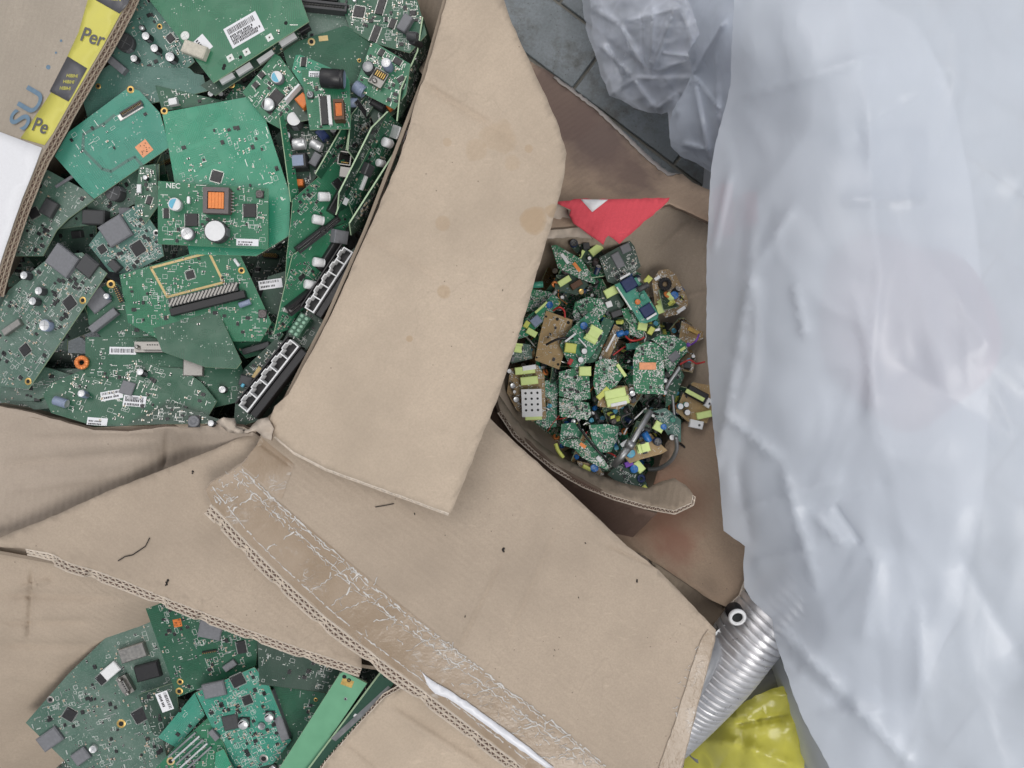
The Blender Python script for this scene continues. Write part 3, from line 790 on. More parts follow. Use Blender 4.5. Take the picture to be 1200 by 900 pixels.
# box A
z1 = Z([(525, -10, .622), (497, 95, .626), (470, 180, .625), (430, 280, .627), (385, 375, .632), (318, 505, .628), (590, -10, .600), (663, 178, .596), (640, 280, .602), (600, 420, .610), (560, 520, .622), (528, 602, .634), (440, 572, .633), (560, 250, .617), (480, 450, .630), (560, 60, .612)],
       [(492, 96, 580, 150, 4, -.0050), (580, 150, 655, 205, 4, -.0030), (494, 88, 600, 152, 5, .0022), (415, 268, 520, 330, 3.5, -.0032), (520, 330, 590, 365, 3.5, -.0012), (342, 470, 412, 325, 4, -.0025), (550, 60, 610, 90, 5, -.0012)], namp=.0022, nsc=.012, seed=3)
o1 = [(525, -20), (523, 0), (508, 55), (497, 93), (493, 100), (470, 180), (440, 252), (418, 300), (408, 325), (385, 375), (350, 440), (338, 462), (322, 476), (316, 492), (318, 508), (345, 530), (382, 549), (440, 570), (490, 588), (528, 602), (545, 562), (560, 523), (585, 462), (606, 400), (622, 345), (640, 283), (652, 245), (661, 208), (664, 180), (652, 140), (620, 70), (600, 28), (583, -20)]
f1 = sh('flap', o1, z1, M['card_flap'], boxA, th=.004, step=9, jit=.6)
fl_('corrugated_edge', z1, [(322, 511), (345, 530.5), (382, 549.5), (440, 570.5), (490, 588.5), (526, 602)], 1, .004, f1, double=False, depth=.003, shear=.7)
zl = Z([(155, -10, .60), (100, 90, .60), (48, 180, .60), (5, 320, .60), (60, -10, .585), (-30, 100, .56), (-30, 340, .585), (30, 120, .58)], namp=.002, nsc=.01)
FLG = [M['kraft_dark'], M['kraft_dark2']]
lf = sh('flap', [(-25, -20), (158, -20), (148, 5), (121, 55), (86, 115), (62, 158), (47, 185), (24, 240), (4, 300), (-8, 345), (-25, 350)], zl, M['card_grey'], boxA, th=.007, step=14)
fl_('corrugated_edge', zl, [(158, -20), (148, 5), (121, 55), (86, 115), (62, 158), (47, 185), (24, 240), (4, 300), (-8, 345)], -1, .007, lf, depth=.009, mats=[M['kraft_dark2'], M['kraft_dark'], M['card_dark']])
# printed packing tape on that flap
M['tape_yellow'] = simple('packing_tape_yellow', (.60, .56, .11), .45, var=.08, sc=40)
M['tape_black'] = simple('packing_tape_black', (.09, .09, .10), .4, var=.1)
zt = zl.lift(.0012)
tp = sh('packing_tape', [(107, -15), (158, -20), (147, 5), (120, 55), (85, 115), (62, 156), (52, 170), (24, 162), (60, 108), (78, 68), (92, 38)], zt, M['tape_yellow'], lf, th=.0003, step=10, jit=0, side=M['tape_yellow'])
zk = zl.lift(.0020)
for q in ([(112, -12), (157, -16), (150, 4), (140, 16), (112, 0)], [(79, 66), (102, 80), (84, 113), (80, 119), (58, 107)]):
    sh('black_print', q, zk, M['tape_black'], lf, th=.0003, step=10, jit=0, side=M['tape_black'])
def flat_text(txt, x, y, zf, size, ang, m, parent, nm='lettering', lift=.0021):
    mb = MB(); p = zf.S(x, y); n = zf.N(x, y); xa = Vector((math.cos(ang), math.sin(ang), 0)); xa = (xa - n * xa.dot(n)).normalized(); ya = n.cross(xa)
    T = Matrix((xa, ya, n)).transposed().to_4x4(); T.translation = p + n * lift; text_mb(mb, txt, T, size, 0)
    o = mb.build(nm, M[m]); recentre(o); o.parent = parent; keep(o); return o
flat_text('Per', 110, 45, zl, .024, -.35, 'tape_black', lf); flat_text('Pe', 49, 149, zl, .024, -.35, 'tape_black', lf)
for k, (x, y) in enumerate(((86, 90), (82, 97), (78, 104.5))): flat_text('HIBIHI', x, y, zl, .0058, -.16, 'tape_yellow', lf)
flat_text('HIBIHI', 136, 0, zl, .0058, -.16, 'tape_yellow', lf)
M['stamp'] = simple('blue_stamp_ink', (.14, .22, .30), .8, var=.3, sc=120)
flat_text('SU', 34, 128, zl, .046, 1.04, 'stamp', lf)
for (x, y, r) in ((57, 79, .0028), (66, 62, .0014), (72, 48, .0016)):
    mb = MB(); p = zl.S(x, y); mb.lathe([(r, .0008), (0, .0008)], 12, 0, Matrix.Translation(p)); oo = mb.build('ink_smudge', M['stamp']); recentre(oo); oo.parent = lf; keep(oo)
wp = sheet('white_sheet', [(-25, 142), (0, 154.5), (49, 173), (38, 203), (26, 232), (6, 290), (-8, 335), (-25, 345)], zl.lift(.003), M['paper'], th=.0004, step=14, jit=.2)
tag(wp, 'blank bright white sheet on the far left flap', 'paper')  # plain white sheet laid over the end of the flap
# walls down to the paving
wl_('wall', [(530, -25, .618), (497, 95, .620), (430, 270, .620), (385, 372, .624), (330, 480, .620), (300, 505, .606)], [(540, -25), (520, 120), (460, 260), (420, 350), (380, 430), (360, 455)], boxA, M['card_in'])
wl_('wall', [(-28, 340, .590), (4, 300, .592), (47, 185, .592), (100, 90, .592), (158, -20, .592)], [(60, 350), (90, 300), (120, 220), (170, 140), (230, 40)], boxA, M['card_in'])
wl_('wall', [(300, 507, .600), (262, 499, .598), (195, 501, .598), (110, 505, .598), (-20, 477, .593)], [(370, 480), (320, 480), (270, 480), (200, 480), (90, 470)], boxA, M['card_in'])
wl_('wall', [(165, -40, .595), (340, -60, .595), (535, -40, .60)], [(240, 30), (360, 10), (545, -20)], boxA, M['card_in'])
zf_ = Z([(-30, 474, .598), (60, 490, .600), (110, 503, .603), (195, 499, .605), (270, 498, .605), (300, 508, .600), (100, 560, .575), (190, 547, .560), (-20, 620, .578), (215, 530, .560), (60, 625, .57), (250, 545, .57), (150, 520, .596), (0, 540, .585), (-25, 660, .565)],
        [(0, 545, 180, 530, 5, -.006), (30, 515, 190, 512, 4, -.004), (196, 503, 193, 548, 2.5, -.006), (0, 575, 120, 560, 4, .003)], namp=.003, nsc=.011, seed=8)
ff = sh('flap', [(-25, 474), (0, 476), (40, 484), (80, 496), (110, 504), (150, 505.5), (195, 500), (225, 500), (262, 497), (285, 500), (306, 512), (250, 548), (190, 575), (120, 610), (60, 635), (-25, 665)], zf_, M['card_front'], boxA, th=.004, step=9)
# inner side wall seen at the top of the opening
zi = Z([(535, -20, .61), (498, 90, .605), (470, -20, .54), (480, 40, .545), (500, 60, .56), (515, 30, .585)])
sh('inner_wall', [(462, -20), (533, -20), (522, 5), (507, 58), (498, 92), (490, 80), (492, 40), (478, 10)], zi, M['card_in'], boxA, th=.003, step=9)

# box B
z2 = Z([(240, 575, .627), (300, 512, .612), (330, 490, .602), (430, 460, .596), (430, 545, .603), (575, 490, .575), (665, 575, .570), (770, 665, .565), (838, 742, .563), (795, 905, .572), (700, 905, .592), (620, 905, .612), (500, 812, .622), (380, 722, .628), (300, 640, .630), (500, 600, .600), (600, 700, .592), (700, 760, .580)],
       [(588, 655, 535, 765, 2.5, -.0030), (660, 600, 590, 760, 2.5, -.0022), (560, 520, 520, 620, 3, -.0012), (300, 515, 345, 548, 2.5, -.0025), (706, 637, 775, 668, 1.6, -.003), (745, 760, 830, 735, 2, -.0015), (780, 700, 830, 735, 2.5, -.001), (610, 780, 760, 762, 3, -.0008), (450, 560, 640, 590, 4, .0008), (236, 598, 254, 616, 9, .011), (254, 616, 284, 646, 9, .011), (284, 646, 324, 686, 9, .011), (324, 686, 374, 732, 9, .011), (374, 732, 434, 778, 9, .011), (434, 778, 494, 822, 9, .011), (494, 822, 554, 868, 9, .011), (554, 868, 600, 903, 9, .011), (600, 903, 640, 935, 9, .011)], namp=.002, nsc=.012, seed=11)
o2 = [(240, 574), (247, 564), (262, 556), (285, 541), (300, 523), (306, 508), (318, 500), (340, 494), (430, 462), (566, 470), (575, 491), (600, 515), (665, 574), (706, 612), (735, 640), (772, 668), (800, 697), (839, 738), (838, 752), (828, 790), (812, 850), (796, 915), (628, 915), (605, 893), (560, 858), (500, 812), (440, 768), (380, 722), (330, 676), (290, 636), (262, 606), (246, 590)]
f2 = sh('flap', o2, z2, M['card'], boxB, th=.008, step=9)
fl_('corrugated_edge', z2, [(628, 916), (605, 893), (560, 858), (500, 812), (440, 768), (380, 722), (330, 676), (290, 636), (262, 606), (247, 591)], -1, .008, f2, depth=.0095)
t = NT('clear_packing_tape'); mp_ = t.n('ShaderNodeMapping'); t.put(mp_.inputs['Vector'], t.co); mp_.inputs['Rotation'].default_value = (0, 0, .68); mp_.inputs['Scale'].default_value = (.55, 1, 1)
def crease(sc, w, ds): return t.math('LESS_THAN', t.math('ABSOLUTE', t.math('SUBTRACT', t.noise(sc, 2, .55, vec=mp_.outputs[0], dist=ds), .5)), w)
patch = t.mapr(t.noise(26, 3, .6), .55, .70, 0, .8); cr = t.math('MULTIPLY', t.math('MAXIMUM', crease(38, .010, .6), crease(95, .022, 1.2)), patch)
fog = t.math('MULTIPLY', t.mapr(t.noise(70, 4, .7), .5, .68), patch)
c = t.mix(t.mapr(t.noise(20, 3), .35, .65), (.30, .225, .155), (.37, .29, .215)); c = t.mix(t.math('MULTIPLY', fog, .55), c, (.52, .50, .47)); c = t.mix(t.math('MULTIPLY', cr, .75), c, (.66, .65, .63)); t.bump(t.math('ADD', t.math('MULTIPLY', cr, .7), t.noise(60, 4, .7)), .0016, .8)
M['cleartape'] = t.fin(c, .28, 0, .5)
zt2 = z2.lift(.0006)
tpb = sh('clear_tape', [(241, 574), (248, 565), (263, 557), (281, 546), (320, 582), (370, 625), (420, 668), (500, 733), (530, 760), (600, 812), (650, 850), (715, 905), (632, 912), (606, 892), (561, 857), (501, 811), (441, 767), (381, 721), (331, 675), (291, 635), (263, 605), (247, 589)], zt2, M['cleartape'], f2, th=0, step=9, jit=.8)
sh('clear_tape', [(837, 745), (827, 790), (811, 850), (797, 905), (770, 905), (790, 850), (808, 790), (821, 752), (830, 738)], z2.lift(.0016), M['cleartape'], f2, th=0, step=6, jit=.6)
sh('clear_tape', [(300, 523), (306, 512), (345, 545), (330, 585), (283, 545)], z2.lift(.0004), M['cleartape'], f2, th=0, step=8, jit=.6)
def wrinkles(nm, zf, lines, parent, m, seed=1):
    rng = random.Random(seed); mb = MB()
    for (x0, y0, x1, y1, w0, jit) in lines:
        L = math.hypot(x1 - x0, y1 - y0); n = max(3, int(L / 3.5)); ux, uy = (x1 - x0) / L, (y1 - y0) / L; prev = None
        for k in range(n + 1):
            o_ = rng.uniform(-jit, jit); p = (x0 + ux * L * k / n - uy * o_, y0 + uy * L * k / n + ux * o_); w = w0 * rng.uniform(.3, 1.3) * .0005
            S_ = zf.S(*p); q = Vector((uy, ux, 0)).normalized()
            cur = (S_ + q * w, S_ - q * w, S_ + Vector((0, 0, .0004)))
            if prev and rng.random() < .86: mb.add([prev[0], cur[0], cur[2], prev[2], prev[1], cur[1]], [(0, 1, 2, 3), (3, 2, 5, 4)])
            prev = cur
    o = mb.build(nm, M[m]); recentre(o); o.parent = parent; keep(o); return o
t = NT('white_tape_film'); M['film'] = t.fin((.75, .76, .80), .3)
zw = Z([(500, 785, .628), (470, 750, .628), (600, 870, .622), (650, 905, .612), (560, 832, .63), (545, 800, .626)], namp=.004, nsc=.05)
sh('loose_tape_film', [(494, 787), (500, 793), (512, 801), (530, 811), (552, 826), (580, 846), (615, 872), (650, 900), (640, 900), (600, 872), (566, 847), (540, 829), (524, 818), (510, 813), (503, 806)], z2.lift(.003), M['film'], f2, th=.0003, step=6, jit=.6, side=M['film'])
M['wrinkle'] = simple('tape_wrinkle', (.60, .585, .56), .3, var=.25, sc=400)
up_ = [(284, 550), (343, 603), (417, 668), (477, 718), (530, 757), (593, 806), (650, 846), (712, 898)]; lo_ = [(246, 572), (292, 632), (383, 718), (443, 764), (503, 808), (563, 854), (610, 890)]
def along(pl, t):
    f = t * (len(pl) - 1); i = min(int(f), len(pl) - 2); g_ = f - i; return (pl[i][0] + (pl[i + 1][0] - pl[i][0]) * g_, pl[i][1] + (pl[i + 1][1] - pl[i][1]) * g_)
rng = random.Random(3); ln_ = []
def band(t, u): a, b = along(up_, t), along(lo_, t); return (a[0] + (b[0] - a[0]) * u, a[1] + (b[1] - a[1]) * u)
for u, w_, j_ in ((.02, 1.8, 1.2), (.07, 1.2, 1.5), (.24, 1.6, 1.6), (.30, .9, 2.0), (.93, 1.5, .8)):
    for k in range(14): a, b = band(k / 14, u), band((k + 1) / 14, u); ln_.append((*a, *b, w_, j_))
for k in range(26):
    t_ = rng.uniform(.02, .98); u0 = rng.choice((.0, .0, .25, .3)); u1 = u0 + rng.choice((.25, .3, .65)); a, b = band(t_, u0), band(min(1, max(0, t_ + rng.uniform(-.02, .02))), min(.96, u1)); ln_.append((*a, *b, rng.uniform(.8, 1.8), 1.4))
for k in range(110):
    t_ = rng.uniform(.0, .98); u0 = rng.choice((rng.uniform(0, .3), rng.uniform(0, .3), rng.uniform(.0, .95))); a = band(t_, u0); an = rng.uniform(0, 6.28); L_ = rng.uniform(4, 11); ln_.append((*a, a[0] + math.cos(an) * L_, a[1] + math.sin(an) * L_, rng.uniform(.6, 1.4), 1.2))
for k in range(40): a = (rng.uniform(243, 285), rng.uniform(550, 590)); b = (a[0] + rng.uniform(-9, 9), a[1] + rng.uniform(-9, 9)); ln_ += [(*a, *b, 1.4, 1.2)] if inpoly(*a, [(243, 574), (281, 546), (300, 570), (262, 600)]) else []
for k in range(36):
    y = rng.uniform(750, 895); x = 836 - (y - 745) * .25 - rng.uniform(2, 24); an = rng.uniform(0, 6.28); L_ = rng.uniform(3, 9); ln_.append((x, y, x + math.cos(an) * L_, y + math.sin(an) * L_, 1.0, 1.0))
wrinkles('tape_wrinkles', z2.lift(.0009), ln_, f2, 'wrinkle')['kind'] = 'stuff'
z3 = Z([(424, 783, .606), (424, 750, .604), (380, 640, .596), (300, 520, .598), (240, 600, .598), (197, 545, .590), (60, 650, .608), (190, 700, .612), (300, 742, .612), (-20, 637, .60), (133, 575, .592), (200, 620, .600)],
       [(305, 665, 300, 720, 3, -.0012), (180, 678, 205, 686, 3, -.0015), (440, 799, 357, 774, 11, .013), (357, 774, 296, 752, 11, .013), (296, 752, 236, 729, 11, .013), (236, 729, 186, 710, 11, .013), (186, 710, 106, 679, 11, .013), (106, 679, 56, 660, 11, .013)], namp=.0018, nsc=.012, seed=21)
f3 = sh('flap', [(-25, 632), (0, 630), (67, 603), (133, 573), (197, 548), (250, 527), (275, 515), (300, 507), (330, 540), (400, 640), (450, 730), (424, 745), (424, 783), (360, 762), (300, 741), (240, 718), (190, 699), (150, 682), (110, 668), (83, 660), (60, 649), (30, 643), (0, 641), (-25, 642)], z3, M['card'], boxB, th=.007, step=9)
fl_('corrugated_edge', z3, [(424, 783), (360, 762), (300, 741), (240, 718), (190, 699), (150, 682), (110, 668), (83, 660), (60, 649), (30, 643)], -1, .007, f3, depth=.006)
zw = Z([(-30, 636, .588), (83, 660, .584), (185, 697, .588), (-30, 910, .53), (60, 910, .47), (215, 745, .475), (30, 800, .545), (90, 740, .56)], [(0, 697, 150, 700, 4, -.006), (38, 665, 33, 752, 3, -.006), (0, 755, 115, 758, 4, -.005), (0, 730, 110, 728, 3, -.004), (20, 690, 60, 680, 2.5, .005), (0, 790, 80, 800, 5, .003)], namp=.003, nsc=.012, seed=5)
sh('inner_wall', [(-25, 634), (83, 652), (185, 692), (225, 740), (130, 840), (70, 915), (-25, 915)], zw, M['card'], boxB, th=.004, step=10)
z4 = Z([(500, 783, .596), (375, 905, .590), (640, 905, .585), (440, 835, .592), (560, 840, .590)], [(450, 826, 572, 905, 4, .006), (400, 872, 440, 905, 3.5, .004), (478, 806, 625, 905, 3, -.003)], namp=.002, nsc=.012, seed=9)
f4 = sh('flap', [(500, 781), (520, 785), (600, 840), (680, 915), (368, 915), (382, 893), (420, 850), (450, 818), (472, 806), (490, 798), (496, 788)], z4, M['card_flap'], boxB, th=.004, step=9)
fl_('corrugated_edge', z4, [(368, 915), (382, 893), (420, 850), (450, 818), (472, 806), (490, 798), (497, 788)], -1, .004, f4, double=False, depth=.002)
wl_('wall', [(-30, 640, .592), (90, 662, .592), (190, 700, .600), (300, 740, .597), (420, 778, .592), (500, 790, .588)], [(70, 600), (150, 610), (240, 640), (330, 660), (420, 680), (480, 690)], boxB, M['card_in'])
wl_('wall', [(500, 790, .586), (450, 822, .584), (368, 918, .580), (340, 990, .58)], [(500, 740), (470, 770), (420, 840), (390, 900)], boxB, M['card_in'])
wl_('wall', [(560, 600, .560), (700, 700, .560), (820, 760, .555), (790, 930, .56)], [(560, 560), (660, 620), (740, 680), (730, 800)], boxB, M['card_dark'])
# crumbled corner where the flaps meet
zc = Z([(255, 497, .618), (320, 470, .632), (318, 505, .636), (280, 505, .62), (300, 488, .622)], namp=.012, nsc=.09, seed=2)
o = sheet('torn_cardboard_scrap', [(253, 494), (262, 489), (275, 490), (277, 500), (292, 503), (302, 492), (314, 489), (321, 502), (318, 516), (309, 513), (300, 505), (285, 508), (268, 507)], zc, M['kraft'], th=.0015, step=5, jit=1.0, side=M['card_edge']); tag(o, 'small crumpled torn scrap of kraft paper where the large flaps meet', 'paper scrap')

# box C
zwet = Z([(600, 55, .30), (628, 75, .305), (700, 128, .315), (783, 207, .335), (835, 225, .345), (880, 245, .355), (640, 250, .405), (700, 250, .405), (785, 236, .400), (560, 200, .37)], [(720, 225, 640, 250, 3, .002), (700, 190, 760, 240, 3, -.003), (660, 170, 720, 232, 3, -.002), (785, 236, 835, 262, 2, .003)], namp=.004, nsc=.015, seed=14)
wf = sh('flap', [(560, 40), (600, 58), (628, 76), (640, 82), (668, 103), (700, 127), (735, 160), (760, 185), (782, 203), (800, 204), (812, 214), (835, 224), (885, 245), (885, 275), (835, 262), (785, 239), (740, 250), (700, 262), (640, 268), (575, 260)], zwet, M['card_wet'], boxC, th=.004, step=9)
M['wetpaper'] = simple('frayed_wet_edge', (.24, .22, .21), .5, sc=80, bump=.001)
sh('frayed_edge', [(650, 89), (668, 101.5), (700, 125.5), (735, 158), (760, 182), (782, 200.5), (797, 204), (782, 206), (758, 187), (733, 162), (698, 128.5), (666, 104.5), (648, 91)], zwet.lift(.002), M['wetpaper'], wf, th=.001, step=4, jit=1.0)
zbowl = Z([(575, 262, .39), (640, 250, .398), (700, 250, .398), (785, 236, .396), (880, 262, .396), (885, 420, .396), (885, 610, .39), (700, 598, .37), (650, 548, .375), (590, 480, .38), (560, 380, .38), (640, 310, .27), (735, 300, .335), (780, 320, .32), (812, 400, .315), (815, 490, .31), (760, 570, .29), (690, 550, .27), (620, 480, .27), (700, 420, .25), (600, 380, .27), (800, 560, .33)],
          [(762, 300, 812, 255, 2, -.004), (800, 348, 830, 340, 2, -.002), (830, 250, 826, 330, 2.5, -.002)], namp=.003, nsc=.012, seed=6)
sh('inner_wall', [(575, 255), (640, 248), (700, 262), (785, 237), (835, 260), (890, 268), (890, 500), (845, 498), (800, 508), (792, 545), (770, 580), (700, 572), (650, 545), (590, 490), (565, 400)], zbowl, M['card_in2'], boxC, th=.004, step=10)
zrim = Z([(580, 470, .405), (605, 508, .408), (650, 548, .410), (720, 582, .412), (790, 600, .412), (815, 585, .41), (590, 462, .375), (650, 530, .37), (700, 560, .37), (760, 575, .375), (790, 560, .385)], namp=.002, nsc=.02)
rf = sh('flap', [(580, 458), (590, 470), (602, 488), (625, 514), (650, 532), (690, 552), (730, 566), (760, 572), (775, 564), (790, 560), (803, 568), (812, 579), (810, 589), (790, 598), (755, 591), (720, 581), (685, 567), (650, 547), (630, 531), (605, 508), (586, 480)], zrim, M['card_in'], boxC, th=.005, step=6)
fl_('corrugated_edge', zrim, [(812, 580), (810, 589), (790, 598), (755, 591), (720, 581), (685, 567), (650, 547), (630, 531), (605, 508), (587, 481)], -1, .005, rf, double=False, depth=.004, pitch=.006, shear=.8)
zo = Z([(565, 455, .39), (605, 508, .398), (650, 548, .400), (715, 582, .400), (760, 600, .395), (715, 645, .30), (560, 560, .26), (640, 600, .29)], namp=.003, nsc=.012)
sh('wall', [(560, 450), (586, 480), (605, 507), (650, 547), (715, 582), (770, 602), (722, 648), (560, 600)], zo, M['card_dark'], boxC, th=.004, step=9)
wl_('wall', [(560, 258, .39), (640, 252, .392), (700, 258, .392), (785, 240, .390), (880, 265, .39), (888, 420, .39), (888, 610, .385)], [(580, 330), (640, 320), (720, 320), (780, 310), (820, 330), (830, 420), (820, 540)], boxC, M['card_in'])
# torn printed lid panel of box C
M['redprint'] = cardboard('red_printed_card', (.66, .085, .11), .4, blotch=.05)
M['whiteprint'] = simple('white_print', (.74, .74, .76), .7, var=.05)
zr = Z([(650, 236, .430), (785, 232, .428), (728, 284, .430), (690, 270, .435), (700, 240, .430), (665, 250, .432)], [(665, 245, 712, 275, 4, .004), (690, 255, 740, 262, 6, -.001)], namp=.003, nsc=.03, seed=4)
rp = sh('printed_panel', [(650, 237), (680, 233), (713, 233.5), (750, 233), (785, 231.5), (783, 236), (760, 256), (745, 269), (733, 279), (726, 286), (719, 280), (713, 276), (710, 279), (707, 287), (699, 281), (690, 275), (681, 268), (672, 262), (667, 252), (669, 246), (660, 242)], zr, M['redprint'], boxC, th=.0025, step=6, jit=.8, side=M['kraft'])
sh('white_triangle_print', [(680.5, 233.5), (712.5, 234), (694, 248.5)], zr.lift(.0012), M['whiteprint'], rp, th=.0003, step=6, jit=0, side=M['whiteprint'])
ztk = Z([(640, 245, .408), (690, 276, .400), (640, 280, .40), (668, 250, .412)], namp=.006, nsc=.07)
sh('torn_panel', [(632, 242), (652, 239), (664, 245), (668, 256), (676, 263), (690, 274), (694, 280), (670, 278), (636, 280), (628, 262)], ztk, M['kraft'], boxC, th=.003, step=5, jit=.8, side=M['card_edge'])

# box D beside it
zd = Z([(705, 605, .325), (745, 585, .33), (800, 500, .335), (850, 480, .34), (885, 640, .36), (850, 712, .375), (775, 665, .36), (800, 600, .34)], namp=.002, nsc=.012, seed=31)
df = sh('flap', [(703, 606), (735, 590), (765, 570), (780, 520), (800, 495), (850, 480), (890, 500), (890, 640), (872, 680), (866, 697), (850, 711), (833, 703), (775, 664), (735, 640), (700, 610)], zd, M['card_red'], boxD, th=.006, step=9)
fl_('corrugated_edge', zd, [(874, 676), (866, 697), (851, 711)], -1, .006, df, depth=.007)
ze = Z([(770, 655, .34), (852, 712, .345), (835, 752, .33), (790, 700, .30)], namp=.002, nsc=.02)
sh('wall', [(760, 655), (835, 704), (853, 713), (848, 728), (836, 746), (800, 720)], ze, M['card_in'], boxD, th=.004, step=8)
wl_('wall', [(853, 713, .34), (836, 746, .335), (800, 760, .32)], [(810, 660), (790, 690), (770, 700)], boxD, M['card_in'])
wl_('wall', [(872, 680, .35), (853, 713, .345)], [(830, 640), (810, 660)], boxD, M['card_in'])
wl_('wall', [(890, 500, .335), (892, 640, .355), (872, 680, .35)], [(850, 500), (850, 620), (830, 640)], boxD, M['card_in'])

# ------------------------------------------------------------------ circuit boards in the large box (outlines are the boards' corners as seen from above)
GA = 'circuit boards in the large box'
def B(lab, outl, z=.57, sl=(0, 0), mat='pcb_green', n=120, seed=1, comps=(), sc=None, nsc=0, name='circuit_board', group=GA, region=None, **k):
    rt = random.Random(seed * 7 + 1); sl = (sl[0] + rt.uniform(-.10, .10), sl[1] + rt.uniform(-.10, .10))
    b = Board(name, lab, outl, z, sl, mat=mat, group=group, **k)
    for c in comps:
        kw = dict(c[3]) if len(c) > 3 else {}
        b.add(c[0], c[1], c[2], **kw)
    if sc: b.scatter(sc, nsc, seed)
    if n: b.clutter(n, seed, region)
    return b
R_ = lambda a: dict(rot=(math.cos(math.radians(a)), -math.sin(math.radians(a))))      # photo-space direction, degrees anticlockwise
CH1 = [chip(8, 8), chip(6, 9, 2), chip(5, 7, 2), chip(11, 11), chip(4, 5, 2)]
CH2 = CH1 + [can(6, 8), smdcan(6, 6), crystal(), inductor(7, 3), block(7, 4, 4, 'black')]
CH3 = CH2 + [block(14, 9, 7, 'charcoal', 'module'), header(8, 2, 6), chip(16, 16), smdcan(8, 8), lying(6, 9, 'black')]

# deepest layer: boards that only show through the gaps
rng = random.Random(77)
deepA = [(150, 60), (210, 40), (285, 110), (350, 60), (420, 30), (440, 100), (400, 150), (350, 180), (300, 210), (400, 220), (360, 260), (330, 320), (300, 370), (290, 430), (230, 450), (160, 440), (90, 440), (40, 430), (50, 370), (90, 330), (60, 290), (110, 250), (160, 240), (130, 190), (170, 150), (110, 140), (160, 200), (330, 130), (230, 330), (200, 300), (150, 380), (240, 400), (470, 60), (310, 300), (170, 480), (60, 480), (230, 180), (330, 30), (120, 480), (380, 100), (345, 400), (300, 460)]
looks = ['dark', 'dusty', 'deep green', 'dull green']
def deep(cx, cy, z, i, size, group, what, mats=('pcb_dark', 'pcb_deep', 'pcb_dark', 'pcb_dust_haze')):
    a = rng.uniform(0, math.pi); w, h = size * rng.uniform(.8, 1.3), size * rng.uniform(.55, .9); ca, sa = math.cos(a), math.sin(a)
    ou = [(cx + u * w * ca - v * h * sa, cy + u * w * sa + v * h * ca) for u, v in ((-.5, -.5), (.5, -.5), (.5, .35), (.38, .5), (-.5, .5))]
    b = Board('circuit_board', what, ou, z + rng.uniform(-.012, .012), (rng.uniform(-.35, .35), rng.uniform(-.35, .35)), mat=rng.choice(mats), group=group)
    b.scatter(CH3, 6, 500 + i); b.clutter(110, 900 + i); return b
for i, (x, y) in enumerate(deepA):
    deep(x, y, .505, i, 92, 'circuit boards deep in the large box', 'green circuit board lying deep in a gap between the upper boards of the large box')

# --- upper left
B('greyed circuit board with a round black buzzer and white-topped capacitors at the box wall', [(150, -20), (182, -20), (228, 72), (205, 92), (140, 90), (120, 60)], .572, (0.05, 0), 'pcb_grey', 150, 5,
  [(can(22, 9, 'charcoal', 'charcoal'), 150, 52), (can(10, 12, 'black'), 176, 46), (can(10, 12, 'black'), 186, 60), (can(12, 12, 'black'), 204, 70), (can(9, 9, 'black'), 161, 71), (holering(7), 187, 31), (chip(9, 9), 200, 45, R_(40)), (block(26, 9, 10, 'greyplas', 'connector'), 140, 78, R_(-40)), (smdcan(6, 6), 168, 34)])
b = B('teal board with the big white printed label and a beige foam piece', [(160, -22), (172, -4), (250, 97), (362, 25), (345, -22)], .598, (.02, .03), 'pcb_mid', 70, 3, region=[(255, 70), (350, 15), (362, 25), (250, 97)])
b.add(label(44, 27, True, 4, 3), 286, 35, **R_(30)); b.add(label(21, 15, False, 1, 8), 238, 52, **R_(-50)); b.add(block(30, 15, 9, 'foam', 'foam_pad'), 231, 61, **R_(-20))
b.add(can(11, .6, 'silk', 'silk'), 217, 42)
for x, y in ((289, 61), (316, 44), (270, 68)): b.add(padsq(8, 8, 'silk', False), x, y, **R_(30)); b.add(holering(3.5, 'tin'), x, y, dz=.2)
for x, y in ((262, 80), (282, 67), (335, 27), (263, 77)): b.add(holering(4.5, 'hole'), x, y)
for (x, y, l) in ((262, 94, 22), (285, 78, 22), (312, 62, 22), (340, 47, 22)):
    pass
B('board edge carrying a row of white slot blocks under the labelled board', [(235, 100), (345, 32), (352, 46), (300, 80), (252, 112)], .585, (0, 0), 'pcb_dark', 20, 6,
  [(block(18, 6, 5, 'white', 'connector'), 267, 93, R_(30)), (block(20, 7, 5, 'white', 'connector'), 287, 82, R_(32)), (block(22, 6, 5, 'white', 'connector'), 312, 68, R_(34)), (block(22, 7, 5, 'white', 'connector'), 338, 48, R_(32))])
b = B('smooth dark slate-green board with notched lower edge, no components', [(128, 76), (222, 80), (228, 86), (238, 88), (240, 96), (250, 99), (252, 104), (220, 112), (182, 120), (104, 142), (97, 118), (112, 96), (116, 84)], .570, (.05, .02), 'pcb_grey', 26, 9)
b.add(holering(7), 115, 101); b.ex = []
b = B('teal board with a black ribbon connector and a square copper pad', [(150, 103), (163, 106), (187, 132), (199, 172), (110, 233), (100, 224), (64, 183), (80, 155)], .584, (.06, .02), 'pcb_teal', 16, 12)
b.add(slotcon(30, 6, 3, 'charcoal'), 155, 128, **R_(31)); b.add(block(33, 8, 1, 'tin', 'connector_shell'), 153, 131, **R_(31)); b.add(padsq(16, 16, 'orange_pale'), 169, 174, **R_(38)); b.add(holering(9), 153, 105)
mb = MB()
tr = [(134, 135), (122, 145), (98, 157), (97, 175), (120, 198), (130, 201), (150, 188), (158, 184), (166, 193)]
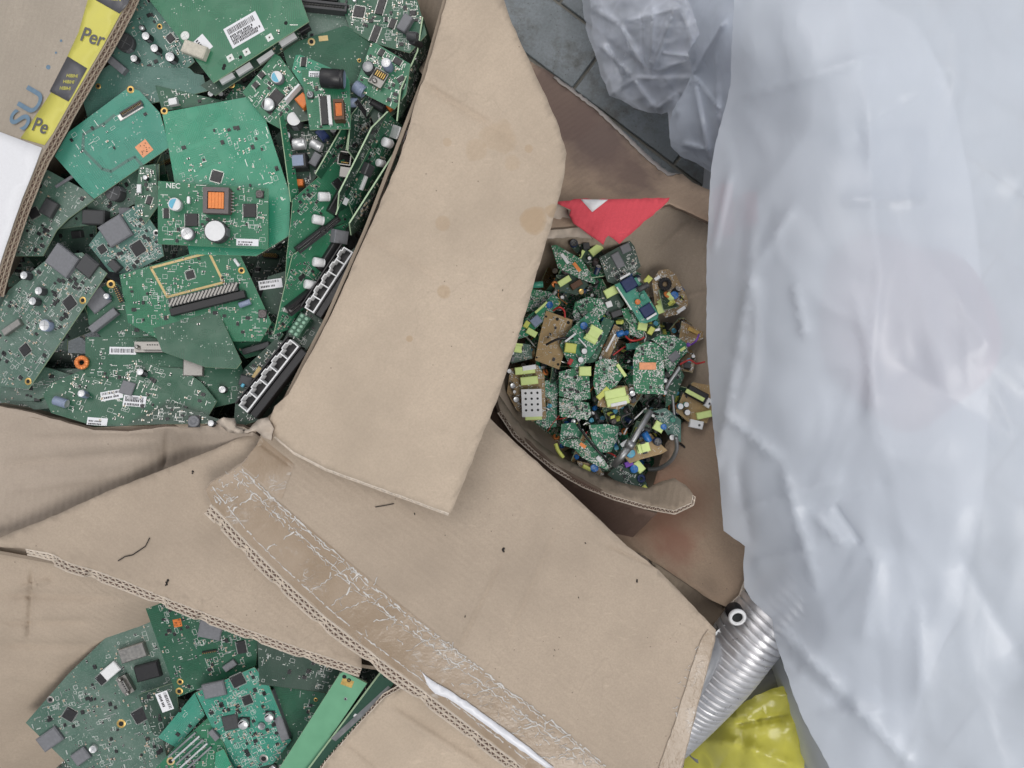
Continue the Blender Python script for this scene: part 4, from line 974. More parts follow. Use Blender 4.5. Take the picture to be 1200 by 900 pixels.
for p, q in zip(tr, tr[1:]):
    a_, c_ = b.loc(*p), b.loc(*q); mx, my = (a_[0] + c_[0]) / 2, (a_[1] + c_[1]) / 2; mb.quad(mx, my, .00015, math.hypot(c_[0] - a_[0], c_[1] - a_[1]) + .002, .0035, 0, math.atan2(c_[1] - a_[1], c_[0] - a_[0]))
mb.build('printed_track', M['pcb_grey'], b.root)
B('narrow board with chip rows between the slate board and the big green board', [(182, 100), (262, 118), (278, 98), (290, 102), (300, 115), (190, 130)], .572, (0, .1), 'pcb_deep', 90, 14, [(holering(9), 271, 99), (block(10, 8, 8, 'white', 'connector'), 205, 121, R_(10)), (can(7, 7, 'black'), 249, 112), (can(6, 7, 'black'), 261, 112)])
b = B('large bright green board with water drops, copper-ringed holes and bare solder pads', [(190, 132), (298, 112), (303, 116), (340, 228), (339, 276), (300, 300), (222, 298), (204, 210)], .588, (-.02, .02), 'pcb_green', 150, 17, region=[(205, 160), (320, 140), (335, 235), (215, 235)])
b.add(holering(9), 192.5, 130); b.add(holering(9), 296.5, 115.5); b.add(chip(13, 13, 4), 254, 207, **R_(-15))
B('small board carrying one orange-wound transformer and printed maker letters in white', [(185, 212), (314, 221), (314, 292), (185, 286)], .606, (0, .0), 'pcb_mid', 0, 21,
  [(transformer(30, 30, 12), 257, 237, R_(-2)), (can(15, 10, 'alu', 'white', 'bluemark'), 208, 241), (can(26, 15, 'charcoal', 'white'), 257, 273), (can(15, 8, 'greyplas', 'alu'), 222, 275), (chip(15, 15, 2, 2.4), 225, 258, R_(0)), (chip(15, 16, 2, 2.4), 293, 247, R_(0)), (chip(6, 12, 2), 195, 250, R_(0)), (inductor(9, 4), 305, 228), (label(26, 8, False, 2, 4), 290, 284, R_(-2)), (crystal(9, 4), 222, 235, R_(90))])
b = BOARDS[-1]; lx, ly = b.loc(203, 218)
mb = MB(); aa = b.loc(213, 218.5); T = Matrix.Translation((lx, ly, 0)) @ Matrix.Rotation(math.atan2(aa[1] - ly, aa[0] - lx), 4, 'Z'); text_mb(mb, 'NEC', T, .0085, 0, .0004); mb.build('lettering', M['silk'], b.root); b.ex += [(lx - .008, ly, .008), (lx + .008, ly, .008), (lx, ly, .008)]; b.clutter(200, 21)
B('green board with a gold-outlined rectangle and a striped metal bar connector', [(140, 322), (246, 291), (266, 287), (277, 289), (318, 378), (305, 400), (190, 400), (150, 378)], .592, (.0, -.03), 'pcb_mid', 210, 24,
  [(holering(11), 272, 293), (holering(8), 283, 317), (chip(10, 10, 4, 1), 223, 322, R_(15)), (holering(10), 130, 333), (lying(4, 10, 'white', 'white'), 278, 308, R_(-55)), (header(8, 2, 3), 140, 345, R_(-65)), (lying(7, 14, 'slate'), 288, 356, R_(20)), (inductor(10, 3), 308, 368)])
b = BOARDS[-1]
mb = MB(); gp = [(177, 314), (245, 296), (262, 331), (196, 348)]
for p, q in zip(gp, gp[1:] + gp[:1]):
    a_, c_ = b.loc(*p), b.loc(*q); mb.quad((a_[0] + c_[0]) / 2, (a_[1] + c_[1]) / 2, .0002, math.hypot(c_[0] - a_[0], c_[1] - a_[1]) + .002, .0028, 0, math.atan2(c_[1] - a_[1], c_[0] - a_[0]))
mb.build('gold_outline', M['padgold'], b.root)
def stripes():
    mb = MB(); mb.box(0, 0, 0, .082, .010, .006, 1)
    for i in range(18): mb.box(-.038 + i * .0045, 0, .006, .0022, .011, .0012, 0, -.7)
    return mb.mesh('bar_connector', [M['nickel'], M['charcoal']])
b.add(('bar_connector', part('stripes', stripes)), 240, 346, **R_(14)); b.add(block(90, 9, 9, 'black', 'connector'), 246, 356, **R_(14))
B('glossy plain green board leaning in front of the striped connector', [(172, 366), (248, 354.5), (256, 366), (283, 424), (277, 432), (240, 430), (190, 412)], .598, (.1, -.25), 'pcb_deep', 14, 25)
B('board with a metal serial connector and a silver network jack along its top', [(100, 395), (180, 394), (270, 393), (278, 415), (287, 440), (284, 470), (240, 480), (160, 450), (100, 440)], .578, (0, -.12), 'pcb_deep', 150, 27,
  [(dsub(46), 184, 408, R_(0)), (rj45('nickel', True), 227, 404, R_(0)), (label(31, 9, True, 0, 6), 144, 411, R_(-1)), (shield(24, 34, 6, 'nickel'), 228, 425, R_(0)), (can(9, 10, 'black'), 263, 457), (can(7, 6, 'bluemark', 'alu'), 243, 399), (block(10, 7, 5, 'black', 'connector'), 258, 401, R_(0)), (chip(12, 12), 258, 425, R_(0)), (toroid(17), 97, 425)])
b = B('wide green board with two torn barcode stickers and a domed standoff', [(50, 462), (60, 449), (100, 432), (143, 422), (180, 426), (187, 430), (213, 432), (236, 448), (254, 470), (246, 484), (240, 496), (195, 496), (150, 500), (110, 499), (60, 484)], .588, (.0, -.1), 'pcb_deep', 130, 29)
for c in ((can(9, 12, 'black', 'alu'), 169, 438), (lying(11, 16, 'slate'), 74, 472), (can(9, 12, 'slate'), 101, 463), (shield(16, 16, 3, 'greyplas'), 150, 455)): b.add(*c)
b.add(label(26, 11, True, 1, 11), 131, 463, **R_(10)); b.add(label(27, 13, True, 2, 12), 158, 470, dz=.4, **R_(-5)); b.add(label(24, 9, False, 2, 13), 114, 494, **R_(-4))
B('board corner poking up at the front wall of the large box', [(150, 498), (197, 472), (226, 481), (262, 493), (262, 496), (195, 497)], .600, (.05, -.1), 'pcb_dark', 90, 31, [(inductor(14, 4, 'greyplas'), 228, 494), (can(8, 8, 'black'), 250, 497)])
B('dark board lying between the serial-connector board and the left stack', [(58, 432), (120, 432), (160, 430), (170, 470), (40, 480), (20, 468)], .565, (0, -.05), 'pcb_dust_haze', 70, 33, [], CH2, 4)
# --- left: greyed boards, a milky haze put into their colour
B('big greyed board at the left wall with round silver capacitors and a grey heat sink', [(60, 300), (96, 296), (125, 320), (90, 372), (33, 456), (-5, 452), (-28, 420), (10, 340)], .588, (.05, -.02), 'pcb_dust_haze', 260, 35,
  [(shield(34, 28, 7, 'greyplas', 'heat_sink'), 76, 306, R_(-38)), (can(10, 10, 'charcoal'), 35, 324), (can(10, 10, 'charcoal'), 52, 342), (can(10, 10, 'charcoal'), 45, 354), (can(14, 9, 'slate', 'alu'), 58, 382), (block(26, 8, 6, 'nickel', 'connector'), 17, 384, R_(35)), (block(22, 22, 5, 'charcoal', 'module'), 104, 312, R_(-40)), (chip(14, 14), 82, 355, R_(40)), (chip(12, 12), 30, 410, R_(40)), (holering(9), 33, 447), (holering(9), 97, 352)])
B('square greyed board with a pale grey heat-sink plate near the left middle', [(104, 287), (120, 266), (160, 240), (166, 243), (187, 274), (192, 300), (150, 322), (128, 318)], .590, (.03, 0), 'pcb_grey', 230, 37,
  [(shield(31, 28, 6, 'greyplas', 'heat_sink'), 137, 271, R_(32)), (chip(15, 15), 162, 291, R_(32)), (chip(9, 9), 120, 292, R_(32)), (holering(8, 'tin'), 183, 273), (block(14, 10, 8, 'charcoal', 'module'), 137, 312, R_(-45))])
B('dim board with a pale strip and curved edge below the copper-pad board', [(50, 196), (98, 222), (110, 234), (80, 256), (66, 270), (50, 300), (18, 300), (20, 250)], .572, (.08, 0), 'pcb_dust_haze', 120, 39,
  [(block(25, 3.4, 2, 'greyplas', 'strip'), 76, 213, R_(32)), (chip(12, 12), 40, 250, R_(30)), (block(20, 16, 8, 'charcoal', 'module'), 60, 245, R_(60))])
B('greyed lower left board with yellow contacts and dull metal bracket', [(-25, 470), (-25, 425), (8, 420), (60, 432), (100, 445), (40, 470)], .57, (0, 0), 'pcb_dust_haze', 60, 41, [(block(20, 7, 4, 'nickel', 'connector'), 8, 446, R_(20))])
B('greyed board with dark grey modules beside the copper-pad board', [(112, 232), (160, 198), (186, 192), (186, 215), (170, 236), (155, 240), (118, 262), (70, 268)], .565, (.05, .05), 'pcb_dust_haze', 90, 43,
  [(can(20, 14, 'charcoal', 'charcoal'), 140, 228), (block(30, 18, 12, 'charcoal', 'module'), 116, 256, R_(-3)), (block(16, 12, 7, 'greyplas', 'module'), 150, 250, R_(0))])
B('small upright-looking board with white-outlined chips beside the big green board', [(163, 195), (182, 192), (186, 240), (170, 262), (158, 240)], .590, (.0, .0), 'pcb_deep', 80, 44, [(block(5, 10, 4, 'white', 'connector'), 164, 222, R_(0)), (chip(6, 10, 2), 175, 235, R_(-15)), (can(6, 6, 'black'), 172, 210)])
B('dark board under the striped connector with a diagonal grey connector', [(100, 345), (135, 330), (180, 372), (200, 395), (120, 396), (104, 380)], .582, (.05, -.1), 'pcb_deep', 90, 45, [(shield(26, 22, 3, 'greyplas'), 115, 352, R_(38)), (block(38, 9, 8, 'greyplas', 'connector'), 124, 376, R_(38)), (can(7, 8, 'slate'), 128, 348)])
B('small green board with silver barcode label standing by the right-hand row', [(314, 324), (340, 316), (348, 352), (336, 370), (300, 366)], .575, (0, 0), 'pcb_dark', 10, 46, [(label(29, 11, True, 1, 15), 317, 333, R_(8))])
B('dark board full of tiny parts below the gold-outlined board', [(262, 380), (318, 376), (332, 392), (318, 412), (288, 420), (270, 400)], .575, (.1, 0), 'pcb_deep', 170, 47, [(chip(26, 9, 2), 295, 395, R_(12)), (block(36, 7, 6, 'charcoal', 'connector'), 302, 408, R_(16))])
# --- top right
B('dusty board with a long black slot connector at the top edge', [(318, -22), (405, -22), (412, 32), (360, 48), (362, 26), (345, -2)], .582, (0, 0), 'pcb_dust_haze', 90, 49, [(slotcon(58, 10, 12, 'charcoal', False), 380, 12, R_(-6)), (slotcon(50, 7, 8, 'black', True), 372, 0, R_(-4)), (label(22, 12, False, 1, 17), 337, 1, R_(-35)), (block(14, 10, 8, 'black', 'module'), 357, 35, R_(30))])
B('densely populated dark board in the upper right corner of the box', [(397, -22), (398, 0), (410, 34), (436, 50), (480, 62), (500, 40), (486, -10), (478, -22)], .592, (.05, .05), 'pcb_deep', 260, 51, [(chip(13, 13), 421, 14, R_(-10)), (chip(9, 24, 2), 447, 6, R_(-15)), (chip(8, 20, 2), 440, 40, R_(-20)), (block(12, 20, 9, 'greyplas', 'relay'), 476, 30, R_(-30)), (chip(7, 12, 2), 460, 28, R_(-20))], [chip(6, 8, 2), chip(4, 6, 2), crystal()], 6)
b = B('plain dark green board with cut corner and gold printed marks', [(332, 60), (350, 48), (404, 30), (409, 32), (438, 46), (442, 70), (420, 96), (360, 110), (340, 90)], .586, (.03, .03), 'pcb_deep', 0, 53)
b.add(holering(9, 'padgold'), 365, 49); b.add(padsq(11, 6, 'padgold', False), 379, 45, **R_(6)); b.add(holering(5), 421, 71)
B('small green power module with a blue-marked capacitor and a chip', [(284, 108), (322, 63), (328, 66), (353, 101), (352, 124), (330, 152), (312, 142)], .592, (.02, 0), 'pcb_mid', 130, 55, [(can(15, 9, 'greyplas', 'white', 'bluemark'), 327, 93), (smdcan(15, 7), 316, 124), (chip(14, 13, 2, 2.5), 325, 113, R_(-42)), (chip(7, 7, 2), 307, 88, R_(45)), (chip(7, 7, 2), 300, 100, R_(45))])
B('green board corner with two chips behind the big-capacitor module', [(342, 82), (347, 62), (398, 84), (404, 96), (360, 110)], .590, (.0, -.05), 'pcb_green', 40, 56, [(chip(6, 12, 2), 356, 73, R_(-5))])
b = B('module with one big black capacitor lying on it and an orange coil', [(353, 82), (403, 82), (410, 95), (411, 151), (363, 152)], .612, (0, 0), 'pcb_mid', 140, 57, [(lying(22, 27, 'black', 'slate'), 392, 97, R_(-4)), (block(4, 35, 4, 'white', 'bar'), 387, 130, R_(4)), (chip(8, 34, 2, 3), 380, 130, R_(4)), (inductor(8, 4, 'steel'), 364, 112), (label(18, 7, False, 2, 21), 371, 87, R_(-2))])
b.add(transformer(12, 24, 13, 'orange', 'brownbob'), 399, 133, **R_(3))
B('board with an orange transformer half hidden under the big-capacitor module', [(338, 122), (354, 102), (366, 112), (364, 140), (352, 142)], .600, (0, 0), 'pcb_dark', 20, 58, [(block(13, 15, 9, 'orange', 'transformer'), 357, 121, R_(40)), (block(25, 2.4, 10, 'white', 'bar'), 345, 112, R_(48))])
B('green module with round capacitors beside the metal jack', [(434, 52), (440, 50), (481, 75), (476, 110), (462, 128), (415, 104)], .604, (.1, 0), 'pcb_mid', 120, 59, [(can(14, 12, 'charcoal', 'steel'), 434, 83), (can(12, 16, 'slate', 'alu'), 456, 80), (chip(10, 8, 2), 466, 72, R_(-30)), (chip(6, 9, 2), 447, 62, R_(-30)), (chip(6, 9, 2), 470, 93, R_(-60))])
B('board below the green module with blue-grey capacitors lying flat', [(404, 98), (434, 96), (440, 120), (430, 136), (408, 140)], .592, (0, 0), 'pcb_dark', 60, 60, [(lying(15, 14, 'slate', 'slate'), 423, 107, R_(-35)), (lying(11, 14, 'slate', 'alu'), 414, 122, R_(0))])
# --- steep boards standing edge-up along the right wall
GS = 'boards standing on edge along the right wall'
def up(lab, outl, pl, seed, mat='pcb_deep', n=160, comps=(), **k):
    b = Board('circuit_board', lab, outl, pl=pl, mat=mat, group=GS, th=1.8, **k)
    for c in comps: b.add(c[0], c[1], c[2], **(dict(c[3]) if len(c) > 3 else {}))
    b.clutter(n, seed); return b
up('tall board standing at the very edge of the box under the black coil', [(496, 20), (506, 50), (488, 110), (466, 142), (470, 105), (490, 60)], [(497, 20, .60), (468, 140, .60), (505, 55, .565)], 61, 'pcb_dark', 60, [(lying(8, 24, 'black', 'black'), 484, 50, R_(-25)), (can(10, 12, 'charcoal', 'charcoal'), 478, 42)])
up('standing board with long chip rows beside the metal jack tower', [(410, 150), (455, 98), (478, 96), (474, 140), (448, 178), (406, 176)], [(408, 172, .605), (412, 136, .605), (460, 140, .560)], 62, 'pcb_dark', 200, [(chip(6, 24, 2), 424, 128, R_(50))])
bb_ = up('standing board carrying the tall gold-faced metal connector', [(408, 176), (412, 135), (436, 104), (446, 112), (438, 176), (425, 200)], [(408, 176, .608), (412, 135, .608), (440, 150, .575)], 63, 'pcb_dark', 120, [])
def metaljack(w, l, h):
    def f():
        mb = MB(); W_, L_, H = mm(w), mm(l), mm(h); t_ = .001
        mb.box(0, 0, 0, W_, L_, H - .003, 0)
        for s_ in (-1, 1): mb.box(s_ * (W_ / 2 - t_ / 2), 0, H - .003, t_, L_, .003); mb.box(0, s_ * (L_ / 2 - t_ / 2), H - .003, W_ - 2 * t_, t_, .003)
        mb.box(0, L_ * .22, H - .003, W_ * .8, L_ * .38, .0012, 1)
        for i in range(5): mb.box((i - 2) * W_ * .15, L_ * .22, H - .0018, W_ * .07, L_ * .34, .001, 2)
        mb.lathe([(.003, H - .003), (.003, H - .001), (.002, H), (0, H)], 10, 0, Matrix.Translation((-W_ * .15, -L_ * .24, 0)))
        return mb.mesh('metal_jack', [M['nickel'], M['hole'], M['gold']])
    return 'metal_jack', part(('mj', w, l, h), f)
B('board holding the tall gold-faced metal connector and a long grey plastic block', [(432, 88), (470, 92), (468, 128), (440, 150), (428, 120)], .585, (0, 0), 'pcb_dark', 40, 64, [(metaljack(17, 20, 26), 446, 102, R_(-30)), (block(11, 26, 20, 'greyplas', 'connector'), 461, 106, R_(-12)), (block(18, 18, 10, 'black', 'relay'), 446, 122, R_(-30)), (block(14, 10, 8, 'orange', 'transformer'), 459, 124, R_(40))])
CL = lambda x, y, a=-10, d=11, l=13, s='white': (lying(d, l, s, 'alu'), x, y, R_(a))
up('standing board with three upright capacitors at its foot', [(328, 138), (332, 134), (345, 190), (352, 240), (341, 236), (335, 190)], [(330, 136, .60), (340, 234, .60), (350, 190, .588)], 65, 'pcb_mid', 40)
B('board with stout silver capacitors and a pale relay block in the gap', [(338, 142), (385, 150), (396, 176), (372, 205), (350, 235), (340, 190)], .575, (0, 0), 'pcb_dark', 120, 66,
  [(can(18, 18, 'charcoal', 'white'), 348, 145), (can(11, 14, 'charcoal', 'alu'), 338, 163), (lying(14, 15, 'alu', 'white'), 352, 171, R_(5)), (block(26, 18, 18, 'black', 'relay', 'slate'), 350, 193, R_(4)), (lying(12, 14, 'alu', 'white'), 372, 172, R_(-30)), (block(10, 14, 11, 'bluedark', 'relay'), 379, 160, R_(40)), (block(10, 16, 10, 'greyplas', 'relay'), 371, 189, R_(-30)), (block(12, 8, 10, 'orange', 'transformer'), 351, 216, R_(0)), (can(8, 10, 'charcoal'), 392, 155)])
up('bright standing board leaning over the pale relay block', [(370, 204), (404, 145), (406, 150), (407, 168), (376, 210)], [(370, 203, .602), (404, 145, .602), (406, 168, .585)], 67, 'pcb_deep', 40)
up('standing board with two pale capacitors and a black slot, uppermost of the fan', [(343, 234), (393, 190), (405, 186), (420, 230), (410, 262), (346, 340), (334, 345), (336, 300), (341, 260)], [(343, 234, .605), (332, 340, .600), (400, 220, .575)], 68, 'pcb_mid', 260,
  [CL(378, 231, 0), CL(371, 258, -12), (block(54, 13, 10, 'black', 'module'), 399, 228, R_(62)), (slotcon(44, 9, 9, 'black', False), 363, 281, R_(38)), (slotcon(30, 7, 7, 'black', False), 385, 265, R_(40)), (chip(10, 10, 2), 395, 215, R_(40))], )  # long black block stands for a shadow on the standing board
up('standing board with two pale capacitors beside the five-port block', [(343, 299), (388, 268), (405, 262), (404, 290), (388, 324), (345, 384), (321, 392), (333, 340)], [(343, 299, .606), (322, 386, .600), (388, 300, .575)], 69, 'pcb_mid', 230,
  [CL(371, 307, -10), CL(361, 333, -10), (block(46, 11, 8, 'black', 'module'), 385, 298, R_(58)), (slotcon(40, 12, 9, 'black', False), 350, 353, R_(38)), (block(12, 5, 5, 'tin', 'latch'), 336, 364, R_(-20)), (shield(18, 16, 12, 'greyplas'), 395, 277, R_(-10)), (block(10, 12, 6, 'black', 'relay'), 390, 240 + 52, R_(-10))])  # black block stands for the shadow right of the pale capacitors
up('standing board with a metal network jack open to the sky', [(398, 226), (420, 182), (436, 150), (455, 131), (458, 140), (430, 200), (408, 240), (396, 250)], [(394, 252, .610), (455, 131, .612), (450, 190, .56)], 70, 'pcb_dark', 60)
b = B('board lying under the network jack, dark and crowded', [(372, 200), (404, 172), (428, 172), (432, 200), (400, 246), (378, 250)], .572, (.05, .05), 'pcb_dark', 140, 71, [(rj45('nickel', True), 407, 188, R_(-8)), (shield(20, 13, 11, 'nickel', 'jack_body'), 410, 204, R_(-8))])
up('standing board with square silver capacitor cans behind the network jack', [(404, 224), (394, 252), (455, 131), (462, 140), (476, 150), (440, 226), (418, 262)], [(396, 250, .612), (455, 131, .612), (462, 180, .575)], 72, 'pcb_deep', 150,
  [(block(15, 15, 12, 'alu', 'relay'), 463, 155, R_(-25)), CL(450, 166, -20, 11, 12), CL(443, 190, -15, 9, 11), (block(13, 14, 8, 'charcoal', 'relay'), 428, 198, R_(-30)), (block(4, 22, 3, 'white', 'clip'), 426, 212, R_(-25)), (padsq(8, 8, 'white', False), 405, 236, R_(-30))])
up('last standing board, a thin edge against the wide flap', [(410, 262), (470, 168), (468, 190), (432, 260), (412, 276)], [(411, 263, .614), (470, 168, .614), (455, 215, .585)], 73, 'pcb_dark', 50)
b = B('board carrying the upper block of five white-framed ports and status lights', [(326, 410), (340, 384), (392, 312), (420, 286), (424, 300), (380, 380), (335, 445), (326, 440)], .585, (0, 0), 'pcb_dark', 60, 74, group=GS)
b.add(ports(5, 17.0, 18), 387, 330, **R_(57)); b.add(block(88, 9, 13, 'black', 'port_housing'), 399, 337, **R_(57))
def leds():
    mb = MB(); mb.box(0, 0, 0, .028, .014, .012, 0)
    for i in range(5):
        for j in range(2): mb.lathe([(.0022, .012), (.0020, .0142), (0, .0148)], 10, 1, Matrix.Translation(((i - 2) * .0055, (j - .5) * .0065, 0)))
    return mb.mesh('light_block', [M['pcb_deep'], M['bluemark']])
M['lightpipe'] = simple('pale_green_light_pipe', (.30, .50, .38), .3)
def leds2():
    me = leds(); me.materials[1] = M['lightpipe']; return me
b.add(('light_block', part('leds', leds2)), 354, 383, **R_(56))
b = B('board carrying the lower block of white-framed ports and an RF module', [(284, 440), (286, 432), (322, 398), (352, 402), (345, 432), (304, 492), (282, 500), (274, 494), (276, 470)], .590, (0, 0), 'pcb_dark', 110, 75, group=GS)
b.add(ports(5, 19.5, 19), 319, 440, **R_(52)); b.add(block(98, 10, 13, 'black', 'port_housing'), 331, 450, **R_(52)); b.add(block(16, 13, 6, 'charcoal', 'module', 'charcoal'), 290, 447, **R_(-15)); b.add(shield(16, 26, 3, 'padgold'), 303, 444, **R_(-35))
b.add(lying(4, 4, 'bluemark', 'bluemark', 'light'), 288, 452, dz=6)

# ------------------------------------------------------------------ boards in the lower left box
GB = 'circuit boards in the lower left box'
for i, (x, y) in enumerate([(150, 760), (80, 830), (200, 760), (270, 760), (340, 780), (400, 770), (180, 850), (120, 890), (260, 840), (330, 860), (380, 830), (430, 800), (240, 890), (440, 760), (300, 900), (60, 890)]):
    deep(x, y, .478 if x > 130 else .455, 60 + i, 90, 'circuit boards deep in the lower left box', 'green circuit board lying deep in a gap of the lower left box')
B('long greyed board with metal shields lying along the left side of the lower box', [(30, 847), (80, 790), (150, 722), (172, 706), (208, 816), (190, 862), (200, 910), (100, 915)], .545, (.02, 0), 'pcb_dust_haze', 330, 81,
  [(shield(32, 18, 8, 'nickel'), 158, 763, R_(18)), (block(22, 14, 5, 'white', 'connector'), 131, 785, R_(40)), (dsub(24), 150, 800, R_(-60)), (holering(9, 'nickel'), 59, 820), (chip(14, 14), 82, 837, R_(-30)), (block(28, 20, 5, 'greyplas', 'module'), 60, 865, R_(35)), (block(20, 16, 5, 'greyplas', 'module'), 96, 885, R_(35)), (chip(18, 16), 165, 838, R_(30)), (holering(11), 142, 848), (can(9, 6, 'alu', 'alu'), 111, 876), (chip(12, 12), 120, 795, R_(40)), (block(30, 20, 8, 'black', 'module'), 175, 785, R_(15))], group=GB)
B('board with a white barcode sticker in the middle of the lower box', [(162, 815), (168, 812), (205, 800), (212, 850), (186, 862), (178, 858)], .556, (0, 0), 'pcb_dark', 60, 82, [(label(25, 15, True, 1, 31), 193, 822, R_(-68))], group=GB)
B('green board with an orange dot pad and gold contacts under the flap edge', [(166, 700), (176, 704), (240, 722), (302, 748), (300, 780), (208, 817), (200, 795)], .565, (.03, 0), 'pcb_deep', 240, 83,
  [(padsq(10, 10, 'orange'), 208, 730, R_(10)), (shield(28, 24, 3, 'greyplas'), 247, 737, R_(-12)), (header(7, 1, 3), 246, 763, R_(10)), (block(17, 8, 4, 'greyplas', 'connector'), 270, 779, R_(35)), (holering(9), 210, 810), (holering(8), 211, 799), (chip(11, 16, 2), 283, 758, R_(10)), (padsq(22, 30, 'pcb_deep', False), 226, 787, R_(15))], group=GB)
B('nearly black-green board half under the flap of the lower box', [(301, 742), (420, 770), (400, 812), (378, 811), (304, 802)], .572, (.0, .05), 'pcb_dark', 60, 84, group=GB)
B('teal board with two white-topped capacitors and tiny white lettering', [(229, 812), (298, 782), (315, 803), (341, 868), (320, 895), (278, 905), (262, 880)], .570, (0, 0), 'pcb_teal', 260, 85,
  [(smdcan(12, 8), 287, 846, R_(0)), (smdcan(11, 8), 317, 838, R_(0)), (block(27, 18, 5, 'greyplas', 'module'), 252, 807, R_(12)), (chip(16, 14, 4), 279, 797, R_(25)), (block(20, 18, 3, 'charcoal', 'module'), 271, 846, R_(12)), (chip(11, 11), 290, 820, R_(20)), (can(9, 3, 'steel', 'steel'), 307, 850), (holering(11, 'nickel'), 309, 889)], group=GB)
B('plain pale green board sliver beside the barcode-sticker board', [(185, 864), (228, 812), (240, 838), (206, 876)], .563, (0, 0), 'pcb_teal', 8, 86, [(holering(4, 'hole'), 211, 833)], group=GB)
b = B('striped connector board at the bottom of the lower box', [(178, 905), (205, 876), (243, 842), (262, 872), (275, 915), (190, 918)], .572, (0, 0), 'pcb_mid', 80, 87, [(holering(10, 'padgold'), 200, 892), (block(14, 7, 5, 'greyplas', 'connector'), 252, 860, R_(-50))], group=GB)
for k in range(5): b.add(block(44, 2.2, 3, 'alu' if k % 2 else 'steel', 'bar'), 214 + k * 4.6, 872 + k * 4.2, **R_(42))
B('green board with a long grey edge connector beside the pale bar', [(312, 803), (382, 812), (372, 840), (342, 882), (330, 870)], .562, (0, 0), 'pcb_deep', 80, 88, [(block(62, 11, 9, 'greyplas', 'connector'), 327, 836, R_(-70)), (holering(5), 370, 820)], group=GB)
B('small light green board corner at the bottom edge', [(253, 882), (262, 878), (280, 915), (250, 915)], .578, (0, 0), 'pcb_green', 8, 89, group=GB)
def bar(lab, outl, pl, mat, comps, seed):
    b = Board('lacquered_bar', lab, outl, pl=pl, mat=mat, cat='metal bar', group='long bars standing in the lower left box', th=3)
    for c in comps: b.add(c[0], c[1], c[2], **(dict(c[3]) if len(c) > 3 else {}))
    return b
bar('long pale green lacquered bar with a gold pad and two holes at its tip', [(398, 790), (403, 787), (430, 801), (352, 915), (318, 915)], [(400, 789, .603), (430, 801, .600), (330, 915, .585)], 'barpaint', [(padsq(14, 9, 'gold', False), 407, 800, R_(-20)), (holering(5, 'hole'), 403.5, 793, {}), (holering(5, 'hole'), 409, 797, {}), (holering(4, 'steel'), 405, 819, {})], 1)
bar('darker green lacquered bar with one hole, nearer the right flap', [(447, 788), (454, 786), (463, 792), (462, 800), (390, 915), (352, 915)], [(447, 788, .604), (463, 797, .590), (352, 915, .592)], 'dkglass', [(holering(6, 'hole'), 452, 792, {}), (padsq(9, 90, 'steel', False), 424, 836, R_(-33)), (padsq(4, 3, 'white', False), 416, 838, {})], 2)

# ------------------------------------------------------------------ power supply boards in the middle box
GC = 'power supply boards in the middle box'
PS = [tapecoil(14, 13, 11, 'ylime'), tapecoil(12, 10, 10, 'ytape'), can(8, 14, 'bluedark'), can(10, 16, 'black'), can(6, 9, 'black', 'white'), block(12, 5, 9, 'black', 'heat_sink'), can(7, 5, 'blue', 'blue'), block(9, 5, 7, 'ytape', 'film_capacitor'), block(10, 10, 8, 'charcoal', 'relay'), toroid(12, 'black'), block(13, 4, 12, 'alu', 'heat_sink'), inductor(9, 9, 'ferrite'), block(8, 4, 6, 'greyplas', 'film_capacitor'), can(7, 4, 'bluemark', 'bluemark'), lying(7, 12, 'charcoal', 'alu'), toroid(11, 'copper')]
def psu(lab, outl, z=.33, sl=(0, 0), side='solder', seed=1, comps=(), n=None, mat=None, nsc=6, pl=None, name='power_board'):
    mat = mat or ('pcb_solder' if side == 'solder' else 'phenolic_solder')
    b = Board(name, lab, outl, z, sl, pl=pl, mat=mat, cat='power supply board', group=GC)
    for c in comps: b.add(c[0], c[1], c[2], **(dict(c[3]) if len(c) > 3 else {}))
    if side == 'comp' and nsc: b.scatter(PS, nsc, seed, .8)
    b.clutter(n if n is not None else (40 if side == 'solder' else 45), seed); return b
rng = random.Random(5)
cpoly = [(640, 278), (700, 284), (745, 300), (790, 322), (808, 350), (826, 400), (830, 490), (800, 512), (775, 540), (765, 575), (720, 566), (660, 532), (590, 470), (605, 395), (625, 330)]
k = 0
for zlev, cnt, sz in ((.262, 46, 52), (.292, 46, 42)):
    got = []; t_ = 0
    while len(got) < cnt and t_ < 4000:
        t_ += 1; x, y = rng.uniform(580, 835), rng.uniform(275, 580)
        if inpoly(x, y, cpoly) and edist(x, y, cpoly) > sz * (.28 if zlev > .28 else .40) and all(math.hypot(x - a, y - b_) > (22 if zlev < .28 else 20) for a, b_ in got): got.append((x, y))
    for (x, y) in got:
        a = rng.uniform(0, 6.28); w, h = sz * rng.uniform(.6, 1.1), sz * rng.uniform(.45, .7); ca, sa = math.cos(a), math.sin(a); ch_ = rng.uniform(.3, .5)
        ou = [(x + u * w * ca - v * h * sa, y + u * w * sa + v * h * ca) for u, v in ((-.5, -.5), (.35, -.5), (.5, -ch_ + .1), (.5, .5), (-.5 + ch_ * .3, .5), (-.5, .3))]
        comp = rng.random() < .72; k += 1
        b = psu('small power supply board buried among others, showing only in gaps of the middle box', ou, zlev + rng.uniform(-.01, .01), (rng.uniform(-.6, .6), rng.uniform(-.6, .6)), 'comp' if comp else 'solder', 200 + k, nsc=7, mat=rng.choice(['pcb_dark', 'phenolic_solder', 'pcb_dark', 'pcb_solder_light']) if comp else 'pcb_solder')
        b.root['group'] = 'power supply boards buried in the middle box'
got = []; t_ = 0
